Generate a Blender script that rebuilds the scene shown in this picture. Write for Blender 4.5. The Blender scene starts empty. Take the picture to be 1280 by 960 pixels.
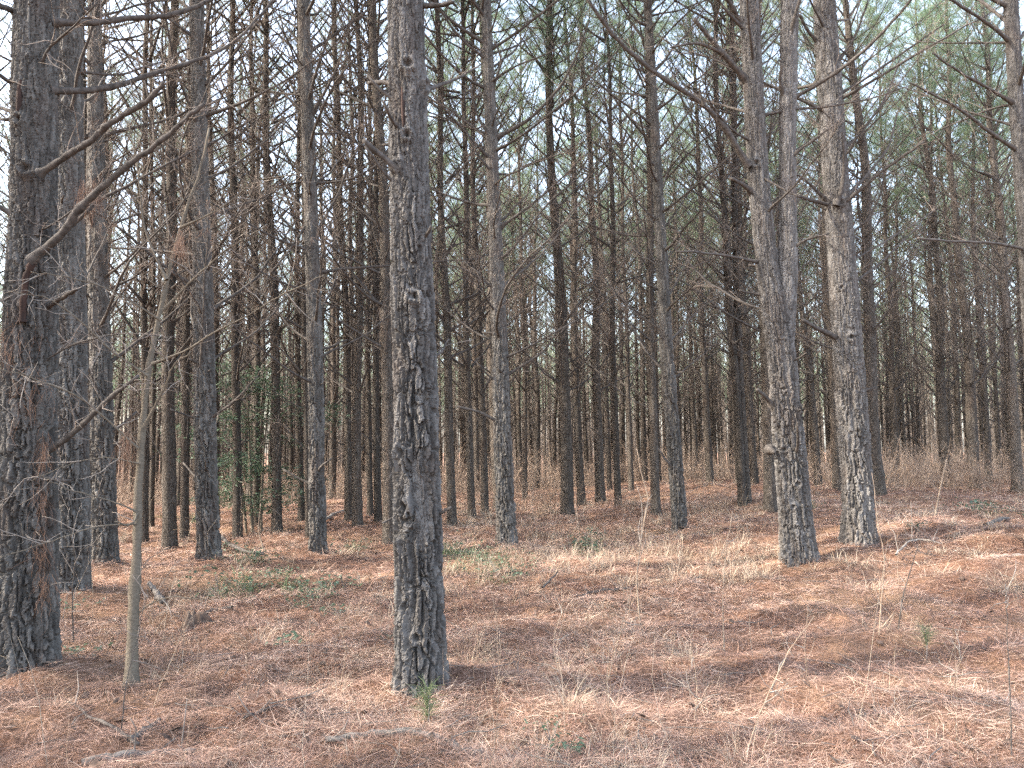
import bpy, math, random
import numpy as np
from mathutils import Vector, Matrix, Quaternion

random.seed(11)
RNG = np.random.default_rng(11)
scene = bpy.context.scene
COL = scene.collection
R = math.radians

# ------------------------------------------------------------------ camera
F = 931.0
PITCH = math.atan((558 - 480) / F)
CAM = np.array([0.0, 0.0, 1.55])


def ray(x, y):
    cx = (x - 640) / F
    cy = (480 - y) / F
    sp, cp = math.sin(PITCH), math.cos(PITCH)
    return np.array([cx, cp - cy * sp, sp + cy * cp])


def at(x, y, Y):
    d = ray(x, y)
    return CAM + d * (Y / d[1])


def proj(p):
    v = np.asarray(p, float) - CAM
    sp, cp = math.sin(PITCH), math.cos(PITCH)
    f = v[1] * cp + v[2] * sp
    u = -v[1] * sp + v[2] * cp
    return 640 + F * v[0] / f, 480 - F * u / f


cam = bpy.data.cameras.new('camera')
cam.sensor_width = 36.0
cam.lens = 36.0 * F / 1280
cam.clip_end = 2000
cam.clip_start = 0.05
cam_o = bpy.data.objects.new('camera', cam)
COL.objects.link(cam_o)
cam_o.location = CAM
cam_o.rotation_euler = (R(90) + PITCH, 0, 0)
scene.camera = cam_o

# ------------------------------------------------------------------ noise


def hash2(ix, iy, s=0):
    ix = ix.astype(np.int64)
    iy = iy.astype(np.int64)
    h = (ix * 374761393 + iy * 668265263 + s * 1442695041) & 0xFFFFFFFF
    h = ((h ^ (h >> 13)) * 1274126177) & 0xFFFFFFFF
    h = ((h ^ (h >> 16)) * 2246822519) & 0xFFFFFFFF
    h = h ^ (h >> 15)
    return (h & 0xFFFFFF) / float(0x1000000)


def vn(x, y, s=0, per=None):
    x0 = np.floor(x)
    y0 = np.floor(y)
    fx = x - x0
    fy = y - y0
    fx = fx * fx * (3 - 2 * fx)
    fy = fy * fy * (3 - 2 * fy)
    xa, xb = x0, x0 + 1
    if per:
        xa = np.mod(xa, per)
        xb = np.mod(xb, per)
    a = hash2(xa, y0, s)
    b = hash2(xb, y0, s)
    c = hash2(xa, y0 + 1, s)
    d = hash2(xb, y0 + 1, s)
    return (a * (1 - fx) + b * fx) * (1 - fy) + (c * (1 - fx) + d * fx) * fy


def worley(x, y, s=0, per=None):
    x0 = np.floor(x)
    y0 = np.floor(y)
    f1 = np.full(x.shape, 9.0)
    f2 = np.full(x.shape, 9.0)
    cid = np.zeros(x.shape)
    for dx in (-1, 0, 1):
        for dy in (-1, 0, 1):
            ix = x0 + dx
            iy = y0 + dy
            hx = np.mod(ix, per) if per else ix
            px = ix + 0.5 + 0.9 * (hash2(hx, iy, s) - 0.5)
            py = iy + 0.5 + 0.9 * (hash2(hx, iy, s + 7) - 0.5)
            d = np.sqrt((px - x) ** 2 + (py - y) ** 2)
            r = hash2(hx, iy, s + 13)
            closer = d < f1
            f2 = np.where(closer, f1, np.minimum(f2, d))
            cid = np.where(closer, r, cid)
            f1 = np.where(closer, d, f1)
    return f1, f2, cid


def sstep(a, b, x):
    t = np.clip((x - a) / (b - a), 0, 1)
    return t * t * (3 - 2 * t)


# ------------------------------------------------------------------ terrain


def ground_h(x, y):
    x = np.asarray(x, float)
    y = np.asarray(y, float)
    az = x / np.maximum(y, 2.0)
    h = 0.38 * sstep(0.5, 6.0, x) * sstep(4.0, 10.0, y)
    yc = 17.5 + 8.5 * sstep(-0.38, 0.02, az) - 2.0 * sstep(0.3, 0.6, az)
    s = np.maximum(y - yc, 0)
    s = s * s / (s + 2.0)
    h = h - 2.4 * (1 - np.exp(-s / 18.0))
    h = h + 0.16 * (vn(x / 3.1 + 40, y / 3.1 + 40, 3) - 0.5) * sstep(1, 6, y)
    h = h + 0.10 * (vn(x / 1.2 + 40, y / 1.2 + 40, 4) - 0.5)
    return h


MOUNDS = []     # needles heaped round the foot of each near tree


def ground_fine(x, y):
    x = np.asarray(x, float)
    y = np.asarray(y, float)
    near = 1 - sstep(14, 40, np.hypot(x, y))
    a = vn(x / 0.45 + 9, y / 0.45 + 9, 5)
    b = vn(x / 0.19 + 9, y / 0.19 + 9, 6)
    c = vn(x / 0.08 + 9, y / 0.08 + 9, 8)
    hm = 0
    for mx, my, mr in MOUNDS:
        hm = hm + 0.06 * np.exp(-(np.hypot(x - mx, y - my) / mr) ** 2)
    return ground_h(x, y) + hm + near * (0.12 * (a - 0.4) + 0.075 * (b - 0.5) + 0.024 * (c - 0.5))


def gh(x, y):
    return float(ground_h(np.array([x]), np.array([y]))[0])


def hit(x, y, ymax=60):
    d = ray(x, y)
    Y = np.linspace(1.5, ymax, 3000)
    P = CAM[None] + d[None] * (Y / d[1])[:, None]
    below = P[:, 2] <= ground_h(P[:, 0], P[:, 1])
    k = int(np.argmax(below)) if below.any() else len(Y) - 1
    return P[k]


# ------------------------------------------------------------------ mesh building


class MB:
    def __init__(self):
        self.V, self.Q, self.T, self.qm, self.tm, self.A = [], [], [], [], [], []
        self.n = 0

    def add(self, V, Q=None, T=None, m=0, t=0.5):
        V = np.asarray(V, np.float32).reshape(-1, 3)
        self.V.append(V)
        self.A.append(np.broadcast_to(np.asarray(t, np.float32), (len(V),)))
        if Q is not None and len(Q):
            self.Q.append(np.asarray(Q, np.int64) + self.n)
            self.qm.append(np.full(len(Q), m, np.int32))
        if T is not None and len(T):
            self.T.append(np.asarray(T, np.int64) + self.n)
            self.tm.append(np.full(len(T), m, np.int32))
        self.n += len(V)
        return self

    def tubes(self, P, Rad, sides=4, m=0, t=0.5):
        P = np.asarray(P, float)
        if P.ndim == 2:
            P = P[None]
        N, K, _ = P.shape
        Rad = np.broadcast_to(np.asarray(Rad, float), (N, K))
        tan = np.gradient(P, axis=1)
        tan /= np.linalg.norm(tan, axis=2, keepdims=True) + 1e-9
        d = P[:, -1] - P[:, 0]
        ref = np.tile(np.array([[0.13, 0.21, 0.97]]), (N, 1))
        dn = d / (np.linalg.norm(d, axis=1, keepdims=True) + 1e-9)
        par = np.abs((dn * ref).sum(1)) > 0.93
        ref[par] = [0.97, 0.15, 0.1]
        n1 = np.cross(dn, ref)[:, None, :]
        n = n1 - (n1 * tan).sum(2, keepdims=True) * tan
        n /= np.linalg.norm(n, axis=2, keepdims=True) + 1e-9
        b = np.cross(tan, n)
        ang = np.arange(sides) * 2 * math.pi / sides
        V = (P[:, :, None, :] + Rad[:, :, None, None] *
             (np.cos(ang)[None, None, :, None] * n[:, :, None, :] + np.sin(ang)[None, None, :, None] * b[:, :, None, :]))
        idx = np.arange(N * K * sides).reshape(N, K, sides)
        a = idx[:, :-1, :]
        c = idx[:, 1:, :]
        Q = np.stack([a, np.roll(a, -1, 2), np.roll(c, -1, 2), c], -1).reshape(-1, 4)
        tt = np.asarray(t, float)
        if tt.ndim == 1:
            tt = np.repeat(tt, K * sides)
        self.add(V.reshape(-1, 3), Q, None, m, tt)
        # end caps (fans as one tri pair for low side counts)
        last = idx[:, -1, :]
        if sides >= 3:
            T = np.stack([np.repeat(last[:, :1], sides - 2, 1), last[:, 1:-1], last[:, 2:]], -1).reshape(-1, 3)
            self.T.append(T + (self.n - N * K * sides))
            self.tm.append(np.full(len(T), m, np.int32))
        return self

    def ribbons(self, P, W, side, m=0, t=0.5):
        """P (N,K,3), side (N,3) unit width direction, W (N,K) half widths"""
        N, K, _ = P.shape
        W = np.broadcast_to(np.asarray(W, float), (N, K))
        off = side[:, None, :] * W[:, :, None]
        V = np.stack([P - off, P + off], 2)
        idx = np.arange(N * K * 2).reshape(N, K, 2)
        Q = np.stack([idx[:, :-1, 0], idx[:, :-1, 1], idx[:, 1:, 1], idx[:, 1:, 0]], -1).reshape(-1, 4)
        tt = np.asarray(t, float)
        if tt.ndim == 1:
            tt = np.repeat(tt, K * 2)
        return self.add(V.reshape(-1, 3), Q, None, m, tt)

    def merge(self, o, M=None):
        """append arrays of another builder through a 4x4"""
        V = np.concatenate(o.V)
        if M is not None:
            V = V @ M[:3, :3].T + M[:3, 3]
        self.V.append(V.astype(np.float32))
        self.A.append(np.concatenate(o.A))
        for q in o.Q:
            self.Q.append(q + self.n)
        for q in o.T:
            self.T.append(q + self.n)
        self.qm += o.qm
        self.tm += o.tm
        self.n += len(V)

    def mesh(self, name, mats, smooth=True):
        V = np.concatenate(self.V)
        A = np.concatenate(self.A)
        Q = np.concatenate(self.Q) if self.Q else np.zeros((0, 4), np.int64)
        T = np.concatenate(self.T) if self.T else np.zeros((0, 3), np.int64)
        mi = np.concatenate(self.qm + self.tm) if (self.qm or self.tm) else np.zeros(0, np.int32)
        me = bpy.data.meshes.new(name)
        me.vertices.add(len(V))
        me.vertices.foreach_set('co', V.astype(np.float32).ravel())
        nl = len(Q) * 4 + len(T) * 3
        me.loops.add(nl)
        me.loops.foreach_set('vertex_index', np.concatenate([Q.ravel(), T.ravel()]).astype(np.int32))
        me.polygons.add(len(Q) + len(T))
        ls = np.concatenate([np.arange(len(Q)) * 4, len(Q) * 4 + np.arange(len(T)) * 3]).astype(np.int32)
        lt = np.concatenate([np.full(len(Q), 4), np.full(len(T), 3)]).astype(np.int32)
        me.polygons.foreach_set('loop_start', ls)
        me.polygons.foreach_set('loop_total', lt)
        me.polygons.foreach_set('material_index', mi)
        me.polygons.foreach_set('use_smooth', np.full(len(mi), smooth, bool))
        at_ = me.attributes.new('tint', 'FLOAT', 'POINT')
        at_.data.foreach_set('value', A.astype(np.float32))
        for m in (mats if isinstance(mats, (list, tuple)) else [mats]):
            me.materials.append(m)
        me.update(calc_edges=True)
        me.validate()
        return me

    def build(self, name, mats, parent=None, loc=None, smooth=True):
        o = bpy.data.objects.new(name, self.mesh(name, mats, smooth))
        COL.objects.link(o)
        if parent:
            o.parent = parent
        if loc is not None:
            o.location = loc
        return o


def link(name, me, parent=None):
    o = bpy.data.objects.new(name, me)
    COL.objects.link(o)
    o.parent = parent
    return o


def tag(o, label, cat, group=None, kind=None):
    if label:
        o['label'] = label
    if cat:
        o['category'] = cat
    if group:
        o['group'] = group
    if kind:
        o['kind'] = kind
    return o


def thing(name, label, cat, loc=(0, 0, 0), group=None):
    o = bpy.data.objects.new(name, None)
    COL.objects.link(o)
    o.location = loc
    o.empty_display_size = 0.2
    return tag(o, label, cat, group)


# ------------------------------------------------------------------ materials


class NT:
    def __init__(self, name):
        self.mat = bpy.data.materials.new(name)
        self.mat.use_nodes = True
        self.t = self.mat.node_tree
        self.t.nodes.clear()
        self.out = self.n('ShaderNodeOutputMaterial')

    def n(self, typ, **kw):
        nd = self.t.nodes.new(typ)
        for k, v in kw.items():
            if k.startswith('i_'):
                nd.inputs[k[2:].replace('_', ' ')].default_value = v
            else:
                setattr(nd, k, v)
        return nd

    def l(self, a, b):
        self.t.links.new(a, b)

    def noise(self, vec, scale, detail=4, rough=0.6, dist=0.0):
        nd = self.n('ShaderNodeTexNoise')
        nd.inputs['Scale'].default_value = scale
        nd.inputs['Detail'].default_value = detail
        nd.inputs['Roughness'].default_value = rough
        nd.inputs['Distortion'].default_value = dist
        if vec is not None:
            self.l(vec, nd.inputs['Vector'])
        return nd.outputs['Fac']

    def ramp(self, fac, stops, interp='LINEAR'):
        nd = self.n('ShaderNodeValToRGB')
        cr = nd.color_ramp
        cr.interpolation = interp
        while len(cr.elements) < len(stops):
            cr.elements.new(0.5)
        for e, (p, c) in zip(cr.elements, stops):
            e.position = p
            e.color = (*c, 1) if len(c) == 3 else c
        self.l(fac, nd.inputs['Fac'])
        return nd.outputs['Color']

    def mix(self, a, b, fac, typ='MIX'):
        nd = self.n('ShaderNodeMix', data_type='RGBA', blend_type=typ)
        ins = [s for s in nd.inputs if s.type == 'RGBA']
        for s, v in zip(ins, (a, b)):
            if isinstance(v, tuple):
                s.default_value = (*v, 1)
            else:
                self.l(v, s)
        if isinstance(fac, float):
            nd.inputs[0].default_value = fac
        else:
            self.l(fac, nd.inputs[0])
        return [s for s in nd.outputs if s.type == 'RGBA'][0]

    def mapping(self, vec, scale):
        nd = self.n('ShaderNodeMapping')
        nd.inputs['Scale'].default_value = scale
        self.l(vec, nd.inputs['Vector'])
        return nd.outputs['Vector']

    def bsdf(self, col, rough=0.9, spec=0.2, bump=None):
        p = self.n('ShaderNodeBsdfPrincipled')
        p.inputs['Roughness'].default_value = rough
        p.inputs['Specular IOR Level'].default_value = spec
        if isinstance(col, tuple):
            p.inputs['Base Color'].default_value = (*col, 1)
        else:
            self.l(col, p.inputs['Base Color'])
        if bump is not None:
            self.l(bump, p.inputs['Normal'])
        self.l(p.outputs['BSDF'], self.out.inputs['Surface'])
        return p

    def bump(self, h, dist=0.01, strength=1.0, prev=None):
        b = self.n('ShaderNodeBump')
        b.inputs['Distance'].default_value = dist
        b.inputs['Strength'].default_value = strength
        self.l(h, b.inputs['Height'])
        if prev is not None:
            self.l(prev, b.inputs['Normal'])
        return b.outputs['Normal']


def ocoord(nt, rand=True):
    tc = nt.n('ShaderNodeTexCoord')
    if not rand:
        return tc.outputs['Object']
    oi = nt.n('ShaderNodeObjectInfo')
    sc = nt.n('ShaderNodeVectorMath', operation='SCALE')
    cmb = nt.n('ShaderNodeCombineXYZ')
    for i in range(3):
        nt.l(oi.outputs['Random'], cmb.inputs[i])
    nt.l(cmb.outputs[0], sc.inputs[0])
    sc.inputs['Scale'].default_value = 37.0
    ad = nt.n('ShaderNodeVectorMath', operation='ADD')
    nt.l(tc.outputs['Object'], ad.inputs[0])
    nt.l(sc.outputs[0], ad.inputs[1])
    return ad.outputs[0]


def mat_bark(name, dark, mid, pale, red, relief):
    nt = NT(name)
    co = ocoord(nt, True)
    st = nt.mapping(co, (1, 1, 0.33))
    big = nt.noise(st, 5.0, 3)
    fine = nt.noise(st, 55.0, 5, 0.7)
    flake = nt.noise(nt.mapping(co, (1, 1, 0.5)), 22.0, 4, 0.65, 0.4)
    c = nt.ramp(flake, [(0.30, dark), (0.5, mid), (0.72, pale)])
    c2 = nt.ramp(fine, [(0.3, dark), (0.55, mid), (0.8, pale)])
    c = nt.mix(c, c2, 0.45)
    if not relief:          # every bark plate weathers to a shade of its own
        a = nt.n('ShaderNodeAttribute', attribute_name='tint')
        c = nt.mix(c, nt.ramp(a.outputs['Fac'], [(0.25, dark), (0.5, mid), (0.75, pale)]), 0.4)
    c = nt.mix(c, red, nt.ramp(big, [(0.5, (0, 0, 0)), (0.75, (0.6, 0.6, 0.6))]))
    oi = nt.n('ShaderNodeObjectInfo')
    hsv = nt.n('ShaderNodeHueSaturation')
    mr = nt.n('ShaderNodeMapRange')
    mr.inputs['To Min'].default_value = 0.78
    mr.inputs['To Max'].default_value = 1.2
    nt.l(oi.outputs['Random'], mr.inputs['Value'])
    nt.l(mr.outputs[0], hsv.inputs['Value'])
    nt.l(c, hsv.inputs['Color'])
    c = hsv.outputs['Color']
    b = None
    if relief:
        w = nt.n('ShaderNodeTexVoronoi', feature='DISTANCE_TO_EDGE')
        w.inputs['Scale'].default_value = 17.0
        dn = nt.n('ShaderNodeTexNoise')
        dn.inputs['Scale'].default_value = 9.0
        nt.l(st, dn.inputs['Vector'])
        mx = nt.n('ShaderNodeMix', data_type='VECTOR')
        mx.inputs[0].default_value = 0.12
        vs = [s for s in mx.inputs if s.type == 'VECTOR']
        nt.l(nt.mapping(co, (1.2, 1.2, 0.36)), vs[0])
        nt.l(dn.outputs['Color'], vs[1])
        nt.l([s for s in mx.outputs if s.type == 'VECTOR'][0], w.inputs['Vector'])
        e = nt.ramp(w.outputs['Distance'], [(0.0, (0, 0, 0)), (0.16, (0.8, 0.8, 0.8)), (0.4, (1, 1, 1))])
        b = nt.bump(e, 0.03, 1.0)
        b = nt.bump(fine, 0.006, 0.35, b)
    else:
        b = nt.bump(fine, 0.005, 0.7)
    nt.bsdf(c, 0.92, 0.15, b)
    return nt.mat


BARK_NEAR = mat_bark('pine_bark_grey', (0.030, 0.027, 0.024), (0.078, 0.071, 0.065), (0.185, 0.173, 0.160), (0.072, 0.054, 0.043), False)
BARK_DARK = mat_bark('pine_bark_dark', (0.030, 0.027, 0.024), (0.075, 0.068, 0.060), (0.185, 0.172, 0.155), (0.075, 0.054, 0.043), False)
BARK_MID = mat_bark('pine_bark_brown', (0.046, 0.038, 0.031), (0.118, 0.098, 0.080), (0.24, 0.205, 0.172), (0.115, 0.078, 0.057), True)


def mat_simple(name, c1, c2, scale=30, rough=0.9, tint=False, trans=None, spec=0.2, stretch=(1, 1, 1)):
    nt = NT(name)
    if tint:
        a = nt.n('ShaderNodeAttribute', attribute_name='tint')
        f = a.outputs['Fac']
        stops = [(i / (len(c1) - 1), c) for i, c in enumerate(c1)]
        c = nt.ramp(f, stops)
        if c2:
            tc = nt.n('ShaderNodeTexCoord')
            c = nt.mix(c, c2, nt.ramp(nt.noise(tc.outputs['Object'], scale, 3), [(0.45, (0, 0, 0)), (0.75, (0.7, 0.7, 0.7))]))
    else:
        f = nt.noise(nt.mapping(ocoord(nt), stretch), scale, 4)
        c = nt.ramp(f, [(0.3, c1), (0.7, c2)])
    p = nt.bsdf(c, rough, spec)
    if trans:
        tr = nt.n('ShaderNodeBsdfTranslucent')
        nt.l(c, tr.inputs['Color'])
        ms = nt.n('ShaderNodeMixShader')
        ms.inputs[0].default_value = trans
        nt.l(p.outputs['BSDF'], ms.inputs[1])
        nt.l(tr.outputs['BSDF'], ms.inputs[2])
        nt.l(ms.outputs[0], nt.out.inputs['Surface'])
    return nt.mat


TWIG = mat_simple('dead_twig', (0.085, 0.067, 0.054), (0.25, 0.205, 0.172), 6)
LIMB = mat_simple('dead_limb', (0.030, 0.025, 0.021), (0.095, 0.082, 0.072), 26)
PALE_TWIG = mat_simple('bleached_twig', (0.12, 0.10, 0.085), (0.26, 0.225, 0.19), 30)
TAN_STEM = mat_simple('dry_stem', (0.15, 0.105, 0.075), (0.29, 0.225, 0.165), 20)
SCAR = mat_simple('red_dead_wood', (0.018, 0.012, 0.010), (0.052, 0.029, 0.022), 40, stretch=(1, 1, 0.2))
SAPBARK = mat_simple('smooth_sapling_bark', (0.070, 0.056, 0.040), (0.135, 0.112, 0.084), 45, stretch=(1, 1, 2.5))
NEEDLE = mat_simple('live_needles', [(0.075, 0.13, 0.070), (0.125, 0.195, 0.115), (0.20, 0.255, 0.155)], (0.20, 0.22, 0.115), 0.9, 0.6, tint=True, trans=0.55, spec=0.3)
BROWN_NEEDLE = mat_simple('hanging_dead_needles', [(0.09, 0.050, 0.033), (0.17, 0.10, 0.068), (0.25, 0.165, 0.12)], None, 3, 0.8, tint=True, trans=0.3)
STRAW = mat_simple('pine_straw', [(0.060, 0.034, 0.025), (0.220, 0.123, 0.087), (0.345, 0.214, 0.156), (0.55, 0.41, 0.31)], (0.20, 0.128, 0.096), 1.3, 0.65, tint=True, spec=0.35)
DRYGRASS = mat_simple('dry_grass_blades', [(0.13, 0.085, 0.055), (0.27, 0.185, 0.125), (0.33, 0.27, 0.205), (0.43, 0.34, 0.245)], None, 2, 0.75, tint=True, trans=0.25)
GREENLEAF = mat_simple('evergreen_leaf', [(0.034, 0.058, 0.034), (0.064, 0.102, 0.060), (0.125, 0.175, 0.11)], None, 2, 0.55, tint=True, trans=0.35, spec=0.4)
GREENGRASS = mat_simple('green_blades', [(0.055, 0.085, 0.04), (0.10, 0.14, 0.065), (0.21, 0.22, 0.11)], None, 2, 0.6, tint=True, trans=0.3)
ROT = mat_simple('rotten_wood', (0.035, 0.025, 0.02), (0.13, 0.085, 0.06), 25)


def mat_ground():
    nt = NT('needle_duff')
    tc = nt.n('ShaderNodeTexCoord')
    g = tc.outputs['Object']
    big = nt.noise(g, 0.45, 4)
    med = nt.noise(g, 3.0, 5, 0.7)
    fine = nt.noise(g, 45.0, 5, 0.75, 0.8)
    c = nt.ramp(fine, [(0.30, (0.045, 0.024, 0.017)), (0.5, (0.16, 0.085, 0.055)), (0.72, (0.34, 0.20, 0.13))])
    c = nt.mix(c, (0.24, 0.155, 0.105), nt.ramp(med, [(0.45, (0, 0, 0)), (0.7, (0.7, 0.7, 0.7))]))
    c = nt.mix(c, (0.30, 0.20, 0.12), nt.ramp(big, [(0.5, (0, 0, 0)), (0.7, (0.5, 0.5, 0.5))]))
    b = nt.bump(fine, 0.03, 1.0)
    nt.bsdf(c, 0.95, 0.1, b)
    return nt.mat


GROUND = mat_ground()

# ------------------------------------------------------------------ ground sheet


def build_ground():
    n = 620
    t = np.linspace(-1, 1, n)
    b = 5.6
    gx = 3.0 * np.sinh(b * t)
    gy = 6.0 + 3.2 * np.sinh(b * t)
    X, Y = np.meshgrid(gx, gy)
    Z = ground_fine(X.ravel(), Y.ravel())
    V = np.stack([X.ravel(), Y.ravel(), Z], 1)
    i = np.arange(n * n).reshape(n, n)
    Q = np.stack([i[:-1, :-1], i[:-1, 1:], i[1:, 1:], i[1:, :-1]], -1).reshape(-1, 4)
    o = MB().add(V, Q).build('ground', GROUND)
    tag(o, 'rolling forest floor under a carpet of orange brown pine needles', 'ground', kind='structure')


def scatter_polar(n, dmin, dmax, spread=0.80, power=0.0):
    u = RNG.random(n)
    if power == 0:
        d = dmin * (dmax / dmin) ** u
    else:
        d = (dmin ** power + u * (dmax ** power - dmin ** power)) ** (1 / power)
    a = (RNG.random(n) * 2 - 1) * spread
    return np.tan(a * 0.95) * d, d


def build_straw():
    n = 230000
    x, y = scatter_polar(n, 1.7, 26, 0.72, 0.25)
    # mats of straw: keep denser in patches
    z = ground_fine(x, y)
    yaw0 = (vn(x / 0.5, y / 0.5, 21) - 0.5) * 4 + RNG.normal(0, 1.3, n)
    nf = 2
    mb = MB()
    for k in range(nf):
        yaw = yaw0 + RNG.normal(0, 0.16, n)
        pit = RNG.normal(0.05, 0.22, n) + 0.25 * (RNG.random(n) < 0.07) * RNG.random(n)
        L = RNG.uniform(0.06, 0.17, n)
        bend = RNG.normal(0, 0.3, n)
        K = 3
        P = np.zeros((n, K, 3))
        P[:, 0] = np.stack([x, y, z + RNG.uniform(0.0, 0.035, n)], 1)
        for j in range(1, K):
            w = yaw + bend * (j - 1.5)
            e = pit - 0.10 * (j - 1)
            step = L / (K - 1)
            P[:, j] = P[:, j - 1] + np.stack([np.cos(w) * np.cos(e), np.sin(w) * np.cos(e), np.sin(e)], 1) * step[:, None]
        gz = ground_fine(P[:, 2, 0], P[:, 2, 1])
        P[:, 2, 2] = np.maximum(P[:, 2, 2], gz + 0.004)
        gz = ground_fine(P[:, 1, 0], P[:, 1, 1])
        P[:, 1, 2] = np.maximum(P[:, 1, 2], gz + 0.008)
        side = np.stack([-np.sin(yaw), np.cos(yaw), RNG.normal(0, 0.4, n)], 1)
        side /= np.linalg.norm(side, axis=1, keepdims=True)
        w = 0.00068 * np.maximum(1.0, y / 4.0) * RNG.uniform(0.7, 1.4, n)
        tint = np.clip(0.43 + 0.5 * (vn(x / 0.9, y / 0.9, 31) - 0.5) + 0.45 * (vn(x / 0.22, y / 0.22, 33) - 0.5) + RNG.normal(0, 0.30, n), 0, 1)
        mb.ribbons(P, np.stack([w * 0.8, w, w * 0.35], 1), side, 0, tint)
    o = mb.build('pine_straw', STRAW)
    tag(o, 'loose carpet of fallen orange brown pine needles over the whole forest floor', 'pine straw', kind='stuff')


def blades(mb, x, y, z, n, L, spread, w, tint, m=0, K=5, arch=1.1, rad=0.05):
    a = RNG.random(n) * 2 * math.pi
    r = rad * np.sqrt(RNG.random(n))
    e = np.clip(RNG.normal(1.25 - spread, 0.35, n), 0.15, 1.5)
    Ls = L * RNG.uniform(0.45, 1.1, n)
    P = np.zeros((n, K, 3))
    P[:, 0] = np.stack([x + r * np.cos(a), y + r * np.sin(a), np.full(n, z - 0.01)], 1)
    a2 = a + RNG.normal(0, 0.5, n)
    curl = RNG.normal(0, 0.5, n)
    for j in range(1, K):
        ee = e - arch * (j - 1) / (K - 1) * RNG.uniform(0.7, 1.6, n)
        aa = a2 + curl * j / K
        P[:, j] = P[:, j - 1] + np.stack([np.cos(aa) * np.cos(ee), np.sin(aa) * np.cos(ee), np.sin(ee)], 1) * (Ls / (K - 1))[:, None]
        g = ground_h(P[:, j, 0], P[:, j, 1]) - 0.01
        P[:, j, 2] = np.maximum(P[:, j, 2], g + 0.005)
    side = np.stack([-np.sin(a2), np.cos(a2), np.zeros(n)], 1)
    W = w * np.linspace(1, 0.25, K)[None] * RNG.uniform(0.7, 1.3, n)[:, None]
    mb.ribbons(P, W, side, m, np.clip(tint + RNG.normal(0, 0.2, n), 0, 1))


def leaves(mb, C, n, spread, size, m, flat=0.5):
    P = C + RNG.normal(0, 1, (n, 3)) * np.array(spread)
    a = RNG.random(n) * 6.28
    D = np.stack([np.cos(a), np.sin(a), RNG.normal(-.1, .4, n)], 1)
    D /= np.linalg.norm(D, axis=1, keepdims=True)
    S = np.cross(D, RNG.normal(0, .35, (n, 3)) + np.array([[0, 0, 1]]))
    S /= np.linalg.norm(S, axis=1, keepdims=True)
    N = np.cross(S, D)
    L = (size * RNG.uniform(.6, 1.2, n))[:, None]
    W = L * 0.24
    V = np.stack([P, P + D * L * .45 + S * W + N * L * .05, P + D * L - N * L * .08, P + D * L * .45 - S * W + N * L * .05], 1)
    mb.add(V.reshape(-1, 3), np.arange(n * 4).reshape(n, 4), None, m, np.repeat(np.clip(RNG.random(n), 0, 1), 4))


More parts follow.
